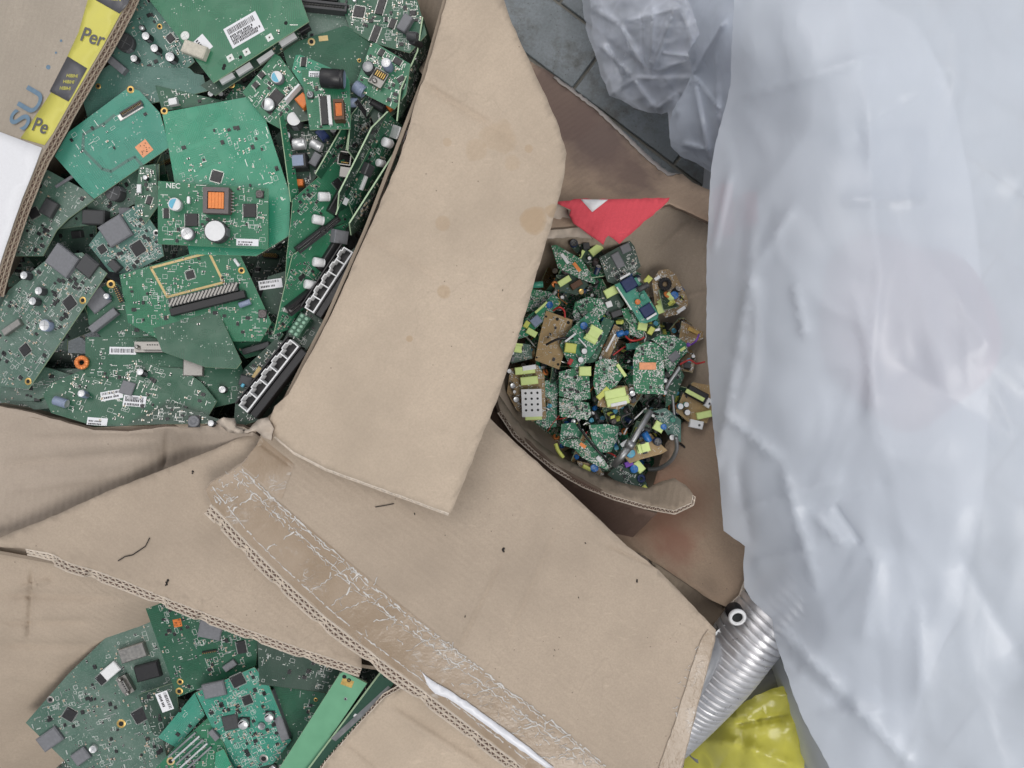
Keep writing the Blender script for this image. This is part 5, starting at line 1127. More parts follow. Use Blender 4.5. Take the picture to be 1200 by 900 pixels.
while len(got) < 34 and t_ < 3000:
    t_ += 1; x, y = rng.uniform(590, 830), rng.uniform(283, 575)
    if inpoly(x, y, cpoly) and edist(x, y, cpoly) > 15 and all(math.hypot(x - a, y - b_) > 24 for a, b_ in got): got.append((x, y))
for (x, y) in got:
    a = rng.uniform(0, 6.28); w, h = rng.uniform(22, 36), rng.uniform(16, 26); ca, sa = math.cos(a), math.sin(a); k += 1
    ou = [(x + u * w * ca - v * h * sa, y + u * w * sa + v * h * ca) for u, v in ((-.5, -.5), (.3, -.5), (.5, -.2), (.5, .5), (-.5, .5))]
    b = psu('little power supply board wedged steeply in the tangle of the middle box', ou, rng.uniform(.318, .338), (rng.uniform(-.9, .9), rng.uniform(-.9, .9)), 'comp', 600 + k, nsc=7, mat=rng.choice(['pcb_dark', 'phenolic_solder', 'pcb_dark', 'pcb_solder']))
    b.root['group'] = 'little power supply boards wedged in the middle box'
psu('long solder-side board with a brown patch in the upper left of the middle box', [(646, 288), (652, 287), (682, 304), (698, 329), (697, 333), (678, 326), (654, 314)], .345, (.1, .15), 'solder', 1, [(padsq(16, 5, 'copper', False), 676, 313, R_(-52)), (block(18, 5, 2, 'white', 'sticker'), 662, 303, R_(-55))])
psu('dark green board with two pale squares near the red printed panel', [(702, 302), (738, 282), (743, 288), (751, 312), (744, 318), (722, 334), (712, 330)], .352, (0, .1), 'solder', 2, [(block(24, 13, 2, 'greyplas', 'thermal_pad'), 724, 305, R_(-62)), (block(15, 13, 2, 'greyplas', 'thermal_pad'), 733, 291, R_(25))], 120, 'pcb_dark')
b = psu('teal board with two black transistors on white strips', [(720, 334), (728, 330), (746, 325), (752, 335), (772, 368), (770, 374), (756, 379), (750, 378), (740, 362)], .362, (0, 0), 'comp', 3, [(block(21, 19, 4, 'bluedark', 'transistor'), 737, 333, R_(30)), (block(17, 3, 5, 'white', 'strip'), 732, 324, R_(30)), (block(19, 17, 4, 'bluedark', 'transistor'), 758, 364, R_(32)), (block(17, 3, 5, 'white', 'strip'), 763, 371, R_(32)), (can(9, 5, 'pcb_teal', 'pcb_teal'), 753, 348), (can(8, 4, 'orange', 'orange'), 747, 354), (lying(9, 18, 'charcoal', 'black', 'inductor'), 753, 337, R_(28)), (block(40, 2, 4, 'silk', 'strip'), 731, 350, R_(-57))], 60, 'pcb_teal', 0)
b = psu('rounded brown board with wound coil, lime tape and blue disc by the box wall', [(764, 330), (772, 317), (783, 315), (792, 322), (806, 350), (806, 358), (796, 368), (780, 372), (768, 360)], .345, (.1, .1), 'comp', 4,
    [(toroid(20, 'black'), 779, 333), (can(12, 6, 'blue', 'blue'), 790, 346), (block(24, 14, 6, 'ylime', 'taped_transformer'), 780, 352, R_(40)), (block(10, 14, 7, 'ylime', 'taped_transformer'), 773, 362, R_(20)), (block(9, 5, 6, 'white', 'connector'), 770, 326, R_(35)), (block(14, 5, 5, 'white', 'connector'), 798, 363, R_(35)), (block(12, 9, 7, 'ytape', 'film_capacitor'), 759, 328, R_(50))], 60, 'phenolic_solder', 0)
psu('narrow board with blue disc and yellow tape along the left rim of the middle box', [(602, 386), (640, 352), (648, 345), (656, 355), (650, 364), (618, 394), (604, 398)], .350, (0, -.1), 'comp', 5, [(can(10, 6, 'blue', 'blue'), 644, 358), (block(15, 13, 9, 'slate', 'relay'), 628, 377, R_(40)), (block(7, 10, 8, 'ytape', 'film_capacitor'), 617, 381, R_(-30)), (block(16, 9, 5, 'ylime', 'taped_transformer'), 623, 390, R_(-30)), (block(24, 3, 6, 'ylime', 'strip'), 634, 361, R_(42))], 10, 'pcb_solder_light', 0)
b = psu('tan phenolic board with drilled holes showing its printed underside', [(640, 364), (671, 375), (669, 390), (655, 433), (627, 422), (632, 395)], .352, (0, 0), 'solder', 6, [(holering(3.5, 'hole'), 640, 371), (holering(5, 'hole'), 653, 374), (holering(5, 'hole'), 666, 378), (holering(4, 'hole'), 654, 427), (holering(3, 'hole'), 629, 419)], 40, 'phenolic')
psu('solder-side board beside the tan phenolic board', [(671, 368), (674, 354), (688, 348), (704, 350), (712, 362), (706, 372), (690, 384), (676, 380)], .347, (.1, 0), 'solder', 7)
b = psu('board with a yellow-taped transformer, metal bracket and yellow block', [(656, 404), (668, 386), (690, 366), (700, 372), (708, 392), (696, 414), (680, 432), (668, 430)], .362, (0, 0), 'comp', 8, [(tapecoil(24, 22, 12, 'ylime', 'black'), 695, 392, R_(60)), (can(11, 5, 'blue', 'blue'), 684, 382), (block(17, 14, 10, 'ytape', 'transformer'), 668, 408, R_(-8)), (block(20, 3, 12, 'alu', 'heat_sink'), 668, 396, R_(38)), (block(18, 2, 12, 'alu', 'heat_sink'), 682, 402, R_(-48)), (can(9, 12, 'black', 'white'), 684, 412), (can(9, 12, 'black', 'white'), 680, 422), (block(9, 6, 8, 'red', 'wire_bundle'), 668, 424, R_(60))], 10, 'pcb_solder_light', 0)
psu('plain bright green board strip leaning beside the yellow transformer', [(708, 372), (720, 376), (698, 424), (686, 426), (690, 408)], .352, (.1, 0), 'solder', 9, [], 6, 'pcb_deep')
psu('grey heat-sink fin board between the bright strip and the blue capacitor', [(720, 380), (730, 386), (712, 424), (700, 424)], .345, (.2, 0), 'comp', 10, [(block(30, 3, 9, 'alu', 'heat_sink'), 716, 402, R_(62)), (lying(9, 11, 'blue', 'alu'), 727, 391, R_(20))], 10, None, 1)
psu('solder-side board in the centre of the middle box', [(728, 362), (740, 360), (756, 382), (752, 398), (738, 392)], .345, (0, 0), 'solder', 11)
b = psu('rounded solder-side board with an orange patch and white printed letters', [(742, 420), (746, 406), (758, 400), (768, 402), (778, 410), (778.5, 440), (778, 462), (745, 461), (742, 450)], .372, (0, 0), 'solder', 12, [(block(25, 11, .8, 'orange_pale', 'sticker'), 759, 429, R_(0))], 90)
psu('semi-round solder-side board behind the orange-patch board', [(763, 398), (775, 392), (790, 393), (804, 402), (806, 412), (796, 422), (786, 440), (779, 430), (778, 408)], .358, (.1, .1), 'solder', 13, [(block(16, 12, 2, 'greyplas', 'thermal_pad'), 790, 418, R_(40)), (block(9, 4, 3, 'ylime', 'tape'), 800, 409, R_(35))])
b = psu('lime-taped supply with a white perforated plate at the left rim', [(598, 432), (630, 428), (638, 440), (640, 490), (624, 494), (605, 480), (594, 460)], .345, (0, 0), 'comp', 14, [(block(30, 11, 11, 'ylime', 'taped_transformer'), 615, 434, R_(6)), (block(20, 7, 1, 'white', 'sticker'), 620, 431, dict(dz=11, **R_(8))), (block(26, 12, 11, 'ylime', 'taped_transformer'), 620, 446, R_(6)), (block(25, 10, 10, 'ylime', 'taped_transformer'), 625, 488, R_(2)), (can(8, 10, 'bluedark'), 601, 452), (can(7, 9, 'black', 'white'), 597, 435), (can(9, 12, 'charcoal'), 605, 468), (can(5, 9, 'black', 'white'), 603, 459)], 20, 'phenolic_solder', 0)
def perf():
    mb = MB(); mb.box(0, 0, 0, .030, .041, .012, 0)
    for i in range(3):
        for j in range(4): mb.lathe([(.0018, .0122), (0, .0122)], 10, 1, Matrix.Translation(((i - 1) * .0088, (j - 1.5) * .0085 + .002, 0)))
    return mb.mesh('perforated_plate', [M['white'], M['hole']])
b.add(('perforated_plate', part('perf', perf)), 623, 472, **R_(2))
psu('solder-side board with a lime corner right of the perforated plate', [(655, 436), (684, 428), (690, 432), (692, 467), (678, 470), (655, 464)], .357, (0, 0), 'solder', 15, [(block(18, 14, 9, 'ylime', 'taped_transformer'), 685, 435, R_(0))], 90)
psu('densely soldered board just below its lime-cornered neighbour', [(655, 466), (690, 472), (693, 486), (688, 492), (656, 488)], .350, (0, 0), 'solder', 16, [], 60)
psu('teal solder-side board beside the perforated plate', [(634, 446), (654, 446), (652, 500), (640, 502), (628, 496)], .337, (0, 0), 'solder', 17, [], 50, 'pcb_solder_light')
psu('solder-side board with a lime strip left of the orange-patch board', [(698, 424), (708, 420), (722, 422), (732, 438), (722, 452), (700, 466), (695, 450)], .357, (0, 0), 'solder', 18, [(block(22, 5, 3, 'ylime', 'tape'), 728, 434, R_(-55))], 80)
psu('pair of lime-taped transformers with a white strip in the middle', [(704, 452), (735, 452), (740, 470), (725, 480), (700, 476)], .350, (0, 0), 'comp', 19, [(block(32, 14, 10, 'ylime', 'taped_transformer'), 720, 461, R_(12)), (block(34, 12, 11, 'ylime', 'taped_transformer'), 723, 470, R_(12)), (block(24, 5, 1, 'white', 'sticker'), 724, 473, dict(dz=11, **R_(12))), (block(22, 8, 9, 'ytape', 'taped_transformer'), 706, 461, R_(45)), (can(9, 10, 'bluedark'), 740, 461)], 10, None, 0)
psu('bright green solder-side board with a plain border', [(658, 497), (673, 495), (684, 505), (700, 525), (712, 538), (700, 534), (660, 522), (656, 518)], .347, (0, 0), 'solder', 20, [], 40, 'pcb_solder_light')
psu('bright green square board right of centre at the bottom', [(690, 498), (712, 497), (725, 500), (724, 514), (716, 530), (704, 530), (694, 516)], .352, (0, 0), 'solder', 21, [], 40, 'pcb_solder_light')
psu('long speckled board with a white blob at the lower rim', [(664, 516), (676, 514), (700, 528), (713, 546), (712, 551), (700, 546), (682, 536)], .357, (0, 0), 'solder', 22, [(padsq(10, 5, 'copper', False), 683, 522, R_(-35)), (block(10, 6, 3, 'white', 'silicone_blob'), 702, 538, R_(-50))], 90)
psu('board with yellow tape and blue disc below the speckled board', [(676, 540), (700, 545), (708, 556), (694, 562), (680, 552)], .345, (0, 0), 'comp', 23, [(block(14, 9, 6, 'ytape', 'taped_transformer'), 687, 549, R_(-30)), (can(12, 8, 'blue', 'blue'), 696, 548)], 10, None, 1)
b = psu('board with a tall blue capacitor and lime transformer beside the steel rod', [(730, 533), (742, 522), (762, 508), (782, 528), (775, 532), (752, 538), (738, 543)], .352, (0, 0), 'comp', 24, [(can(14, 18, 'blue', 'bluemark'), 737, 530), (tapecoil(19, 16, 14, 'ylime', 'black'), 753, 524, R_(15)), (lying(11, 16, 'blue', 'bluedark'), 757, 512, R_(-60)), (can(12, 14, 'bluedark', 'charcoal'), 769, 517)], 14, 'phenolic', 0)
b = psu('dark board with a purple block and blue parts standing at the bottom rim', [(722, 546), (740, 540), (752, 552), (760, 572), (752, 582), (730, 570), (712, 556)], .345, (-.1, -.2), 'comp', 25, [(block(13, 8, 7, 'purple', 'film_capacitor'), 736, 544, R_(20)), (can(12, 8, 'blue', 'blue'), 742, 550), (block(18, 12, 6, 'ylime', 'taped_transformer'), 748, 547, R_(-50)), (toroid(13, 'bluedark'), 751, 561), (block(8, 6, 6, 'ytape', 'film_capacitor'), 754, 572, R_(40))], 60, 'pcb_dark', 0)
b = psu('tan board with a black taped transformer and white plug by the plastic sheet', [(792, 482), (800, 462), (812, 448), (834, 452), (836, 480), (828, 496), (806, 494)], .352, (0, 0), 'comp', 26, [(block(32, 16, 12, 'black', 'transformer'), 815, 462, R_(-28)), (block(30, 6, 3, 'ylime', 'tape'), 812, 463, dict(dz=12, **R_(-28))), (can(9, 10, 'bluemark', 'white'), 796, 476), (can(9, 10, 'black', 'white'), 804, 483), (can(8, 9, 'pcb_teal', 'white'), 803, 474), (block(22, 10, 8, 'ylime', 'taped_transformer'), 824, 486, R_(12)), (block(20, 12, 8, 'white', 'plug'), 815, 497, R_(-12)), (block(14, 9, 7, 'white', 'plug'), 829, 472, R_(60)), (holering(4, 'steel'), 830, 473, dict(dz=7.2)), (holering(4, 'steel'), 818, 498, dict(dz=8.2))], 10, 'phenolic', 0)
psu('brown-gold board leaning on the right wall', [(799, 376), (824, 389), (824, 397), (800, 408), (796, 395)], .345, (-.1, 0), 'solder', 27, [(can(6, 4, 'purple', 'purple'), 806, 404), (block(18, 6, 4, 'gold', 'label_plate'), 812, 388, R_(-25))], 20, 'phenolic_solder')
psu('dark green speckled board right of the orange-patch board', [(780, 450), (796, 430), (802, 440), (790, 470), (780, 478)], .345, (0, 0), 'solder', 28, [], 40, 'pcb_deep')
psu('grey dusty board with a green blob left of the tan board', [(765, 482), (780, 478), (798, 492), (798, 518), (784, 512)], .350, (0, 0), 'solder', 29, [(can(8, 4, 'pcb_teal', 'pcb_teal'), 788, 492), (can(9, 12, 'black', 'white'), 786, 512), (can(9, 6, 'blue', 'blue'), 777, 500), (block(16, 14, 3, 'ylime', 'tape'), 772, 500, R_(-30))], 60, 'pcb_grey')
psu('green board at the left rim half hidden by the wide flap', [(606, 345), (620, 338), (645, 342), (655, 350), (640, 362), (612, 366)], .335, (0, 0), 'solder', 30, [(lying(10, 16, 'pcb_teal', 'pcb_teal', 'coil'), 630, 334, R_(5))], 60)
psu('dim green board at the left rim below the blue-disc board', [(596, 400), (622, 404), (624, 420), (600, 426), (590, 416)], .335, (0, 0), 'comp', 31, [], 50, 'pcb_dust_haze', 3)
psu('dark supply board with a lime flag near the printed panel', [(668, 288), (700, 284), (708, 300), (700, 320), (684, 306)], .330, (0, 0), 'comp', 32, [(block(20, 12, 7, 'ylime', 'taped_transformer'), 698, 293, R_(38)), (block(14, 5, 7, 'ylime', 'tape'), 681, 299, R_(60)), (can(12, 10, 'bluedark', 'charcoal'), 672, 286)], 30, 'pcb_dark', 2)
psu('supply board with a lime square and white plastic left of the two transistors', [(704, 340), (722, 340), (732, 356), (722, 368), (706, 362)], .345, (0, 0), 'comp', 33, [(block(22, 13, 8, 'ylime', 'taped_transformer'), 716, 342, R_(28)), (block(9, 9, 8, 'white', 'plug'), 713, 357, R_(20)), (block(16, 9, 8, 'charcoal', 'relay'), 722, 368, R_(20))], 10, 'pcb_dark', 0)
psu('small board with a lime block below the transistor board', [(744, 380), (766, 380), (770, 396), (752, 402), (746, 396)], .340, (0, 0), 'comp', 34, [(block(14, 12, 9, 'ylime', 'taped_transformer'), 752, 383, R_(-10)), (block(12, 8, 9, 'ytape', 'taped_transformer'), 762, 388, R_(60)), (block(20, 10, 8, 'pcb_teal', 'relay'), 741, 406, R_(5))], 10, 'pcb_dark', 0)
psu('supply board with a lime block and brown transformer near the upper left', [(652, 322), (676, 322), (690, 334), (676, 346), (650, 338)], .338, (0, 0), 'comp', 35, [(block(20, 9, 9, 'ylime', 'taped_transformer'), 661, 330, R_(32)), (block(18, 9, 9, 'brownbob', 'transformer'), 675, 334, R_(32)), (can(8, 5, 'gold', 'gold'), 681, 342)], 10, 'pcb_dark', 0)
# steel rod, hook and loose wires
def tubeobj(nm, pts, r, m, lab, cat, sm=8, **k):
    P_ = [P(*p) for p in pts]; out = []
    for i in range(len(P_) - 1):                                    # Catmull-Rom
        a, b, c, d = P_[max(i - 1, 0)], P_[i], P_[i + 1], P_[min(i + 2, len(P_) - 1)]
        for j in range(sm):
            t = j / sm; out.append(.5 * ((2 * b) + (c - a) * t + (2 * a - 5 * b + 4 * c - d) * t * t + (3 * b - a - 3 * c + d) * t ** 3))
    out.append(P_[-1]); mb = MB(); mb.tube(out, r, 10); o = mb.build(nm, M[m]); recentre(o); tag(o, lab, cat, **k); return o
rod = empty('steel_rod', P(742, 512, .36)); tag(rod, 'dull steel rod with a small clamp lying across the power supply boards', 'steel rod')
mb = MB(); mb.tube([P(763, 481, .385), P(741, 517, .380), P(736, 525, .378)], [.0046, .0046, .0046], 14); mb.tube([P(736.2, 524.6, .378), P(719, 546, .366)], [.0060, .0050], 14)
o = mb.build('shaft', M['steel']); recentre(o); o.parent = rod; bpy.context.view_layer.update(); keep(o)
mb = MB(); c_ = P(738, 521, .380); d_ = (P(763, 481, .385) - P(736, 525, .378)).normalized(); mb.tube([c_ - d_ * .005, c_ + d_ * .006], 0.0080, 14); mb.box(c_.x - .008, c_.y + .002, c_.z, .012, .006, .003, 0, .6); o = mb.build('clamp', M['steel']); recentre(o); o.parent = rod; keep(o)
tubeobj('wire_hook', [(792, 512, .37), (793, 526, .36), (786, 540, .345), (772, 549, .33), (760, 550, .32)], .0032, 'steel', 'bent steel hook at the lower right of the power supply boards', 'metal hook')
tubeobj('wire', [(788, 463, .38), (789, 474, .375), (790, 486, .37)], .0022, 'steel', 'short straight steel pin left of the tan power board', 'metal pin')
tubeobj('metal_tube', [(797, 430, .375), (785, 447, .37), (780, 456, .365)], .0032, 'steel', 'short steel tube beside the orange-patch board', 'metal tube')
for i, (pts, m_, lab) in enumerate([([(640, 404, .365), (652, 398, .37), (664, 396, .37), (672, 397, .36)], 'wire', 'black wire across the tan phenolic board'), ([(648, 364, .36), (655, 360, .37), (661, 364, .365), (662, 372, .36)], 'red', 'red wire above the tan phenolic board'),
        ([(797, 427, .37), (808, 422, .375), (816, 426, .372), (826, 424, .37)], 'red', 'red wire by the plastic sheet edge'), ([(733, 394, .36), (740, 399, .365), (750, 398, .36), (755, 395, .36)], 'red', 'brown-red wire next to the blue capacitor'),
        ([(768, 478, .36), (773, 470, .37), (766, 466, .36), (758, 473, .37), (762, 482, .36), (772, 486, .365)], 'wire', 'tangled black wire under the orange-patch board'), ([(676, 497, .36), (690, 516, .37), (702, 530, .37), (712, 540, .36)], 'wire', 'long black wire between the two bright green boards'),
        ([(810, 404, .36), (816, 399, .37), (819, 392, .365)], 'purple', 'short purple wire near the brown-gold board'), ([(736, 480, .35), (742, 492, .36), (734, 500, .355), (728, 490, .36), (740, 484, .36)], 'wire', 'curled black cable above the steel rod'), ([(797, 520, .34), (802, 524, .335), (806, 532, .33)], 'wire', 'black wire end lying on the damp cardboard')]):
    tubeobj('wire', pts, .0014 if m_ != 'wire' else .0018, m_, lab, 'wire', group='loose wires among the power boards')
tubeobj('tape_strip', [(651, 520, .37), (654, 528, .372), (660, 536, .37)], .003, 'ytape', 'curved strip of yellow tape at the front rim of the middle box', 'tape strip')

rng = random.Random(33)
for i in range(34):
    while True:
        x, y = rng.uniform(590, 830), rng.uniform(285, 570)
        if inpoly(x, y, cpoly) and edist(x, y, cpoly) > 14: break
    a = rng.uniform(0, 6.28); L_ = rng.uniform(6, 15); q = [(x + math.cos(a) * L_ * (k_ - 1.5) + rng.uniform(-4, 4), y + math.sin(a) * L_ * (k_ - 1.5) + rng.uniform(-4, 4), rng.uniform(.325, .352)) for k_ in range(4)]
    tubeobj('wire', q, rng.choice((.0006, .0009, .0012)), rng.choice(('wire', 'wire', 'tin', 'tin', 'copper', 'red', 'white')), 'thin loose lead or wire end among the power boards of the middle box', 'wire', sm=5, group='thin wire ends in the middle box')

# ------------------------------------------------------------------ plastic sheeting
def plastic(name, col, alpha, trans=.25, rough=.3, sc=10, crisp=1.0, stretch=(1, 1, 1), vary=.05):
    t = NT(name); mp = t.scale(stretch)
    def ridge(s_, d, ds=.6, w=5): return t.math('SUBTRACT', 1, t.math('MINIMUM', t.math('MULTIPLY', t.math('ABSOLUTE', t.math('SUBTRACT', t.noise(s_, d, .5, vec=mp, dist=ds), .5)), w), 1))
    n1 = t.noise(sc, 5, .6, vec=mp); r1 = ridge(sc * .8, 2); r2 = ridge(sc * 2.6, 2, 1.0, 7)
    gate = t.mapr(t.noise(sc * .6, 2), .42, .62)
    h = t.math('ADD', t.math('ADD', t.math('MULTIPLY', n1, .5), t.math('MULTIPLY', r1, .55)), t.math('MULTIPLY', t.math('MULTIPLY', r2, gate), .28))
    t.bump(h, .006 * crisp, .8)
    c = t.mix(t.mapr(t.noise(4.5, 4), .3, .7), tuple(v * .90 for v in col), col)
    t.fin(c, rough, 0, .6); nt = t.t
    out = [n for n in nt.nodes if n.type == 'OUTPUT_MATERIAL'][0]
    tl = t.n('ShaderNodeBsdfTranslucent'); tl.inputs['Color'].default_value = tuple(col) + (1,)
    mx = t.n('ShaderNodeMixShader'); mx.inputs[0].default_value = trans; nt.links.new(t.b.outputs[0], mx.inputs[1]); nt.links.new(tl.outputs[0], mx.inputs[2])
    tp_ = t.n('ShaderNodeBsdfTransparent'); m2 = t.n('ShaderNodeMixShader'); nt.links.new(tp_.outputs[0], m2.inputs[1]); nt.links.new(mx.outputs[0], m2.inputs[2])
    cr = t.math('POWER', t.math('MAXIMUM', r1, t.math('MULTIPLY', r2, gate)), 3)
    al = t.math('ADD', t.mapr(n1, .3, .7, alpha - vary, alpha + vary), t.math('MULTIPLY', cr, min(.35, 1 - alpha) * (0 if alpha > .7 else 1)))
    t.put(m2.inputs[0], t.math('MINIMUM', al, 1)); nt.links.new(m2.outputs[0], out.inputs['Surface'])
    return t.m
M['pe_sheet'] = plastic('white_polythene', (.75, .81, .90), .81, .2, .36, 5, .16, (1.3, .6, 1), .04)
M['pe_bag'] = plastic('clear_polythene', (.84, .89, 1.0), .34, .15, .14, 7, .7, (1, 1, 1), .12)
M['pe_fold'] = plastic('folded_polythene', (.70, .77, .89), .78, .2, .18, 7, .6, (1, 1, 1), .1)
M['pe_yellow'] = plastic('yellow_polythene', (.80, .76, .14), .64, .3, .2, 6, .5, (1, 1, 1), .12)
M['bulk'] = simple('packed_grey_sacks', (.52, .55, .60), .8, sc=12)
M['bulkred'] = simple('packed_red_sack', (.36, .15, .19), .8, sc=20)
pc = [(860, -20, .50), (850, 100, .48), (832, 230, .47), (829, 400, .46), (842, 545, .455), (873, 640, .45), (905, 725, .45), (938, 850, .46), (975, 905, .47), (880, 60, .535), (860, 300, .52), (866, 450, .50), (900, 600, .505), (950, 720, .505), (1000, 100, .62), (960, 300, .60), (990, 480, .585), (1060, 640, .595), (1050, 800, .55), (1200, -10, .62), (1100, 250, .615), (1220, 450, .64), (1220, 905, .60), (1100, 900, .56), (1140, 600, .63)]
R1 = [(905, 728, 990, 815, 9, .014), (990, 815, 1075, 905, 11, .012), (838, 560, 862, 420, 7, .010), (862, 420, 880, 320, 7, .009), (880, 320, 930, 240, 9, .006), (842, 480, 915, 540, 5, .008), (915, 540, 960, 700, 8, .009), (860, 600, 990, 560, 10, .006), (985, 234, 1085, 234, 7, .006), (858, 118, 1040, 60, 12, .008), (985, 165, 1120, 90, 18, -.007), (1000, 330, 1045, 560, 16, .006), (930, 330, 945, 400, 5, .006), (1030, 640, 1010, 760, 18, .009), (930, 600, 1050, 560, 12, -.006), (950, 600, 990, 640, 5, .008), (975, 590, 1010, 640, 4, -.006), (1120, 640, 1200, 780, 30, -.01), (880, 660, 960, 640, 7, .006), (835, 300, 856, 200, 4, .005), (1040, 420, 1200, 520, 30, -.008), (920, 770, 1000, 840, 6, -.006), (955, 838, 1040, 832, 5, .006), (1075, 700, 1080, 820, 14, .007), (862, 540, 880, 640, 5, -.006), (1090, 300, 1170, 420, 24, .008)]
zp = Z(pc, R1, namp=.010, nsc=.006, seed=40, ridged=.0035, rsc=.010); zp.sharp = True; zp.ya = .45
po = [(862, -22), (858, 40), (856, 100), (846, 140), (838, 170), (833, 200), (831, 232), (828, 300), (828, 400), (833, 470), (838, 520), (843, 560), (847, 608), (848, 622), (860, 631), (873, 640), (871, 665), (872, 688), (880, 702), (905, 726), (907, 745), (913, 765), (922, 790), (932, 820), (940, 840), (950, 860), (962, 880), (978, 912), (1225, 915), (1225, -22)]
ps_ = sheet('plastic_sheet', po, zp, M['pe_sheet'], th=0, step=6, jit=.5, side=M['pe_sheet']); tag(ps_, 'large white translucent plastic sheet draped over the whole right side', 'plastic sheet')
# sacks under the sheet
for nm, cx, cy, rx, ry, ztop, m_, lab in (('sack', 1075, 420, 135, 640, .545, 'bulk', 'grey bulk of packed sacks showing faintly through the white sheet'), ('red_sack', 1080, 385, 95, 125, .574, 'bulkred', 'dull red sack showing faintly through the white sheet')):
    mb = MB(); n = 40; vs = []; fs = []; rs = 14; c_ = P(cx, cy, ztop)
    for j in range(rs + 1):
        th_ = j / rs * math.pi / 2
        for i in range(n):
            a = 2 * math.pi * i / n; wv_ = 1 + .10 * math.sin(2 * a + 1) + .07 * math.sin(3 * a + 2.2) + .04 * math.sin(5 * a); q = P(cx + rx * wv_ * math.cos(a) * math.sin(th_) ** .8, cy + ry * wv_ * math.sin(a) * math.sin(th_) ** .8, ztop)
            z = (ztop if nm == 'sack' else .06) * (math.cos(th_) ** .35 if j < rs else 0) + (0 if nm == 'sack' else ztop - .06); z += .006 * noise.noise(Vector((q.x * 12, q.y * 12, 3)))
            vs.append((q.x, q.y, z))
    for j in range(rs):
        for i in range(n): fs.append((j * n + i, (j + 1) * n + i, (j + 1) * n + (i + 1) % n, j * n + (i + 1) % n))
    mb.add(vs, fs, 0, None, True); o = mb.build(nm, M[m_]); recentre(o); tag(o, lab, 'sack')
M['slatebox'] = simple('blue_grey_carton', (.22, .26, .34), .8, sc=15)
for nm, (x0, y0, x1, y1), zt_, th_, m_, lab, ct in (('carton', (985, 150, 1088, 234), .588, .05, 'slatebox', 'blue-grey carton showing dimly through the upper part of the white sheet', 'carton'), ('red_package', (845, 215, 860, 275), .462, .04, 'red', 'red package glimpsed through the left edge of the white sheet', 'package'), ('red_package', (874, 225, 888, 262), .496, .04, 'red', 'smaller red package glimpsed through the sheet, right of the other', 'package')):
    a, b = P(x0, y0, zt_), P(x1, y1, zt_); mb = MB(); mb.box((a.x + b.x) / 2, (a.y + b.y) / 2, zt_ - th_, abs(b.x - a.x), abs(b.y - a.y), th_, 0, .04); o = mb.build(nm, M[m_]); recentre(o); tag(o, lab, ct)
# crumpled clear bag on the paving
zb = Z([(683, -20, .12), (690, 40, .10), (712, 110, .09), (775, 133, .12), (785, 180, .14), (833, 195, .22), (740, 20, .22), (790, 60, .24), (860, 0, .34), (850, 120, .30)], [(765, 8, 762, 86, 2.5, .016), (790, 12, 762, 86, 2.5, .016), (752, 14, 756, 84, 3, -.010), (742, 92, 768, 130, 2.5, .014), (742, 92, 716, 112, 2.5, .012), (742, 92, 812, 92, 3, .012), (726, 28, 758, 86, 2.5, .014), (702, 50, 742, 92, 3, .012), (695, 10, 726, 28, 3, .010), (726, 28, 800, 8, 3, .010), (775, 62, 815, 68, 2, .014), (762, 86, 815, 68, 2.5, .012), (712, 45, 730, 98, 2.5, -.012), (768, 130, 800, 105, 2.5, .012), (800, 8, 815, 68, 3, .012)], namp=.007, nsc=.010, seed=50, ridged=.006, rsc=.009)
zb.sharp = True
cb = sheet('plastic_bag', [(680, -22), (683, 10), (688, 38), (697, 62), (703, 85), (711, 104), (714, 112), (728, 117), (742, 126), (760, 132), (775, 134), (783, 131), (784, 150), (786, 170), (797, 182), (815, 190), (834, 202), (850, 120), (872, 40), (880, -22)], zb, M['pe_bag'], th=0, step=5, jit=1.0, smooth=True, side=M['pe_bag'], gridjit=.3)
tag(cb, 'crumpled clear plastic bag lying on the grey paving at the top', 'plastic bag')
zb2 = Z([(683, -20, .06), (712, 110, .05), (775, 133, .06), (833, 195, .12), (860, 0, .2)], namp=.02, nsc=.03, seed=51, ridged=.02, rsc=.03)
o = sheet('bag_underside', [(690, -22), (694, 40), (708, 84), (722, 112), (760, 126), (780, 126), (790, 160), (830, 185), (850, 120), (872, 40), (880, -22)], zb2, M['pe_bag'], th=0, step=10, jit=1.5, smooth=False, side=M['pe_bag'], gridjit=.4); o.parent = cb; o.matrix_parent_inverse = Matrix.Translation(cb.location).inverted()
zb3 = Z([(800, -20, .33), (812, 80, .27), (790, 130, .22), (786, 172, .20), (834, 200, .26), (862, -20, .44), (860, 110, .42), (825, 60, .36), (845, 140, .36)], [(812, 88, 832, 190, 2.5, .014), (812, 88, 852, 20, 3, .016), (798, 168, 830, 176, 3, .010), (808, 40, 812, 88, 3, .012), (790, 140, 812, 88, 3, .012), (840, 60, 842, 150, 2.5, .010), (812, 88, 845, 130, 2.5, .012)], namp=.005, nsc=.012, seed=53, ridged=.005, rsc=.009); zb3.sharp = True
o = sheet('plastic_fold', [(795, -22), (812, 14), (820, 40), (806, 62), (811, 85), (800, 110), (788, 130), (784, 150), (786, 171), (797, 183), (816, 191), (833, 202), (845, 170), (862, 120), (872, 40), (872, -22)], zb3, M['pe_fold'], th=0, step=5, jit=.6, smooth=True, side=M['pe_fold'], gridjit=.3)
tag(o, 'folded milky plastic corner hanging between the clear bag and the big sheet', 'plastic sheet')

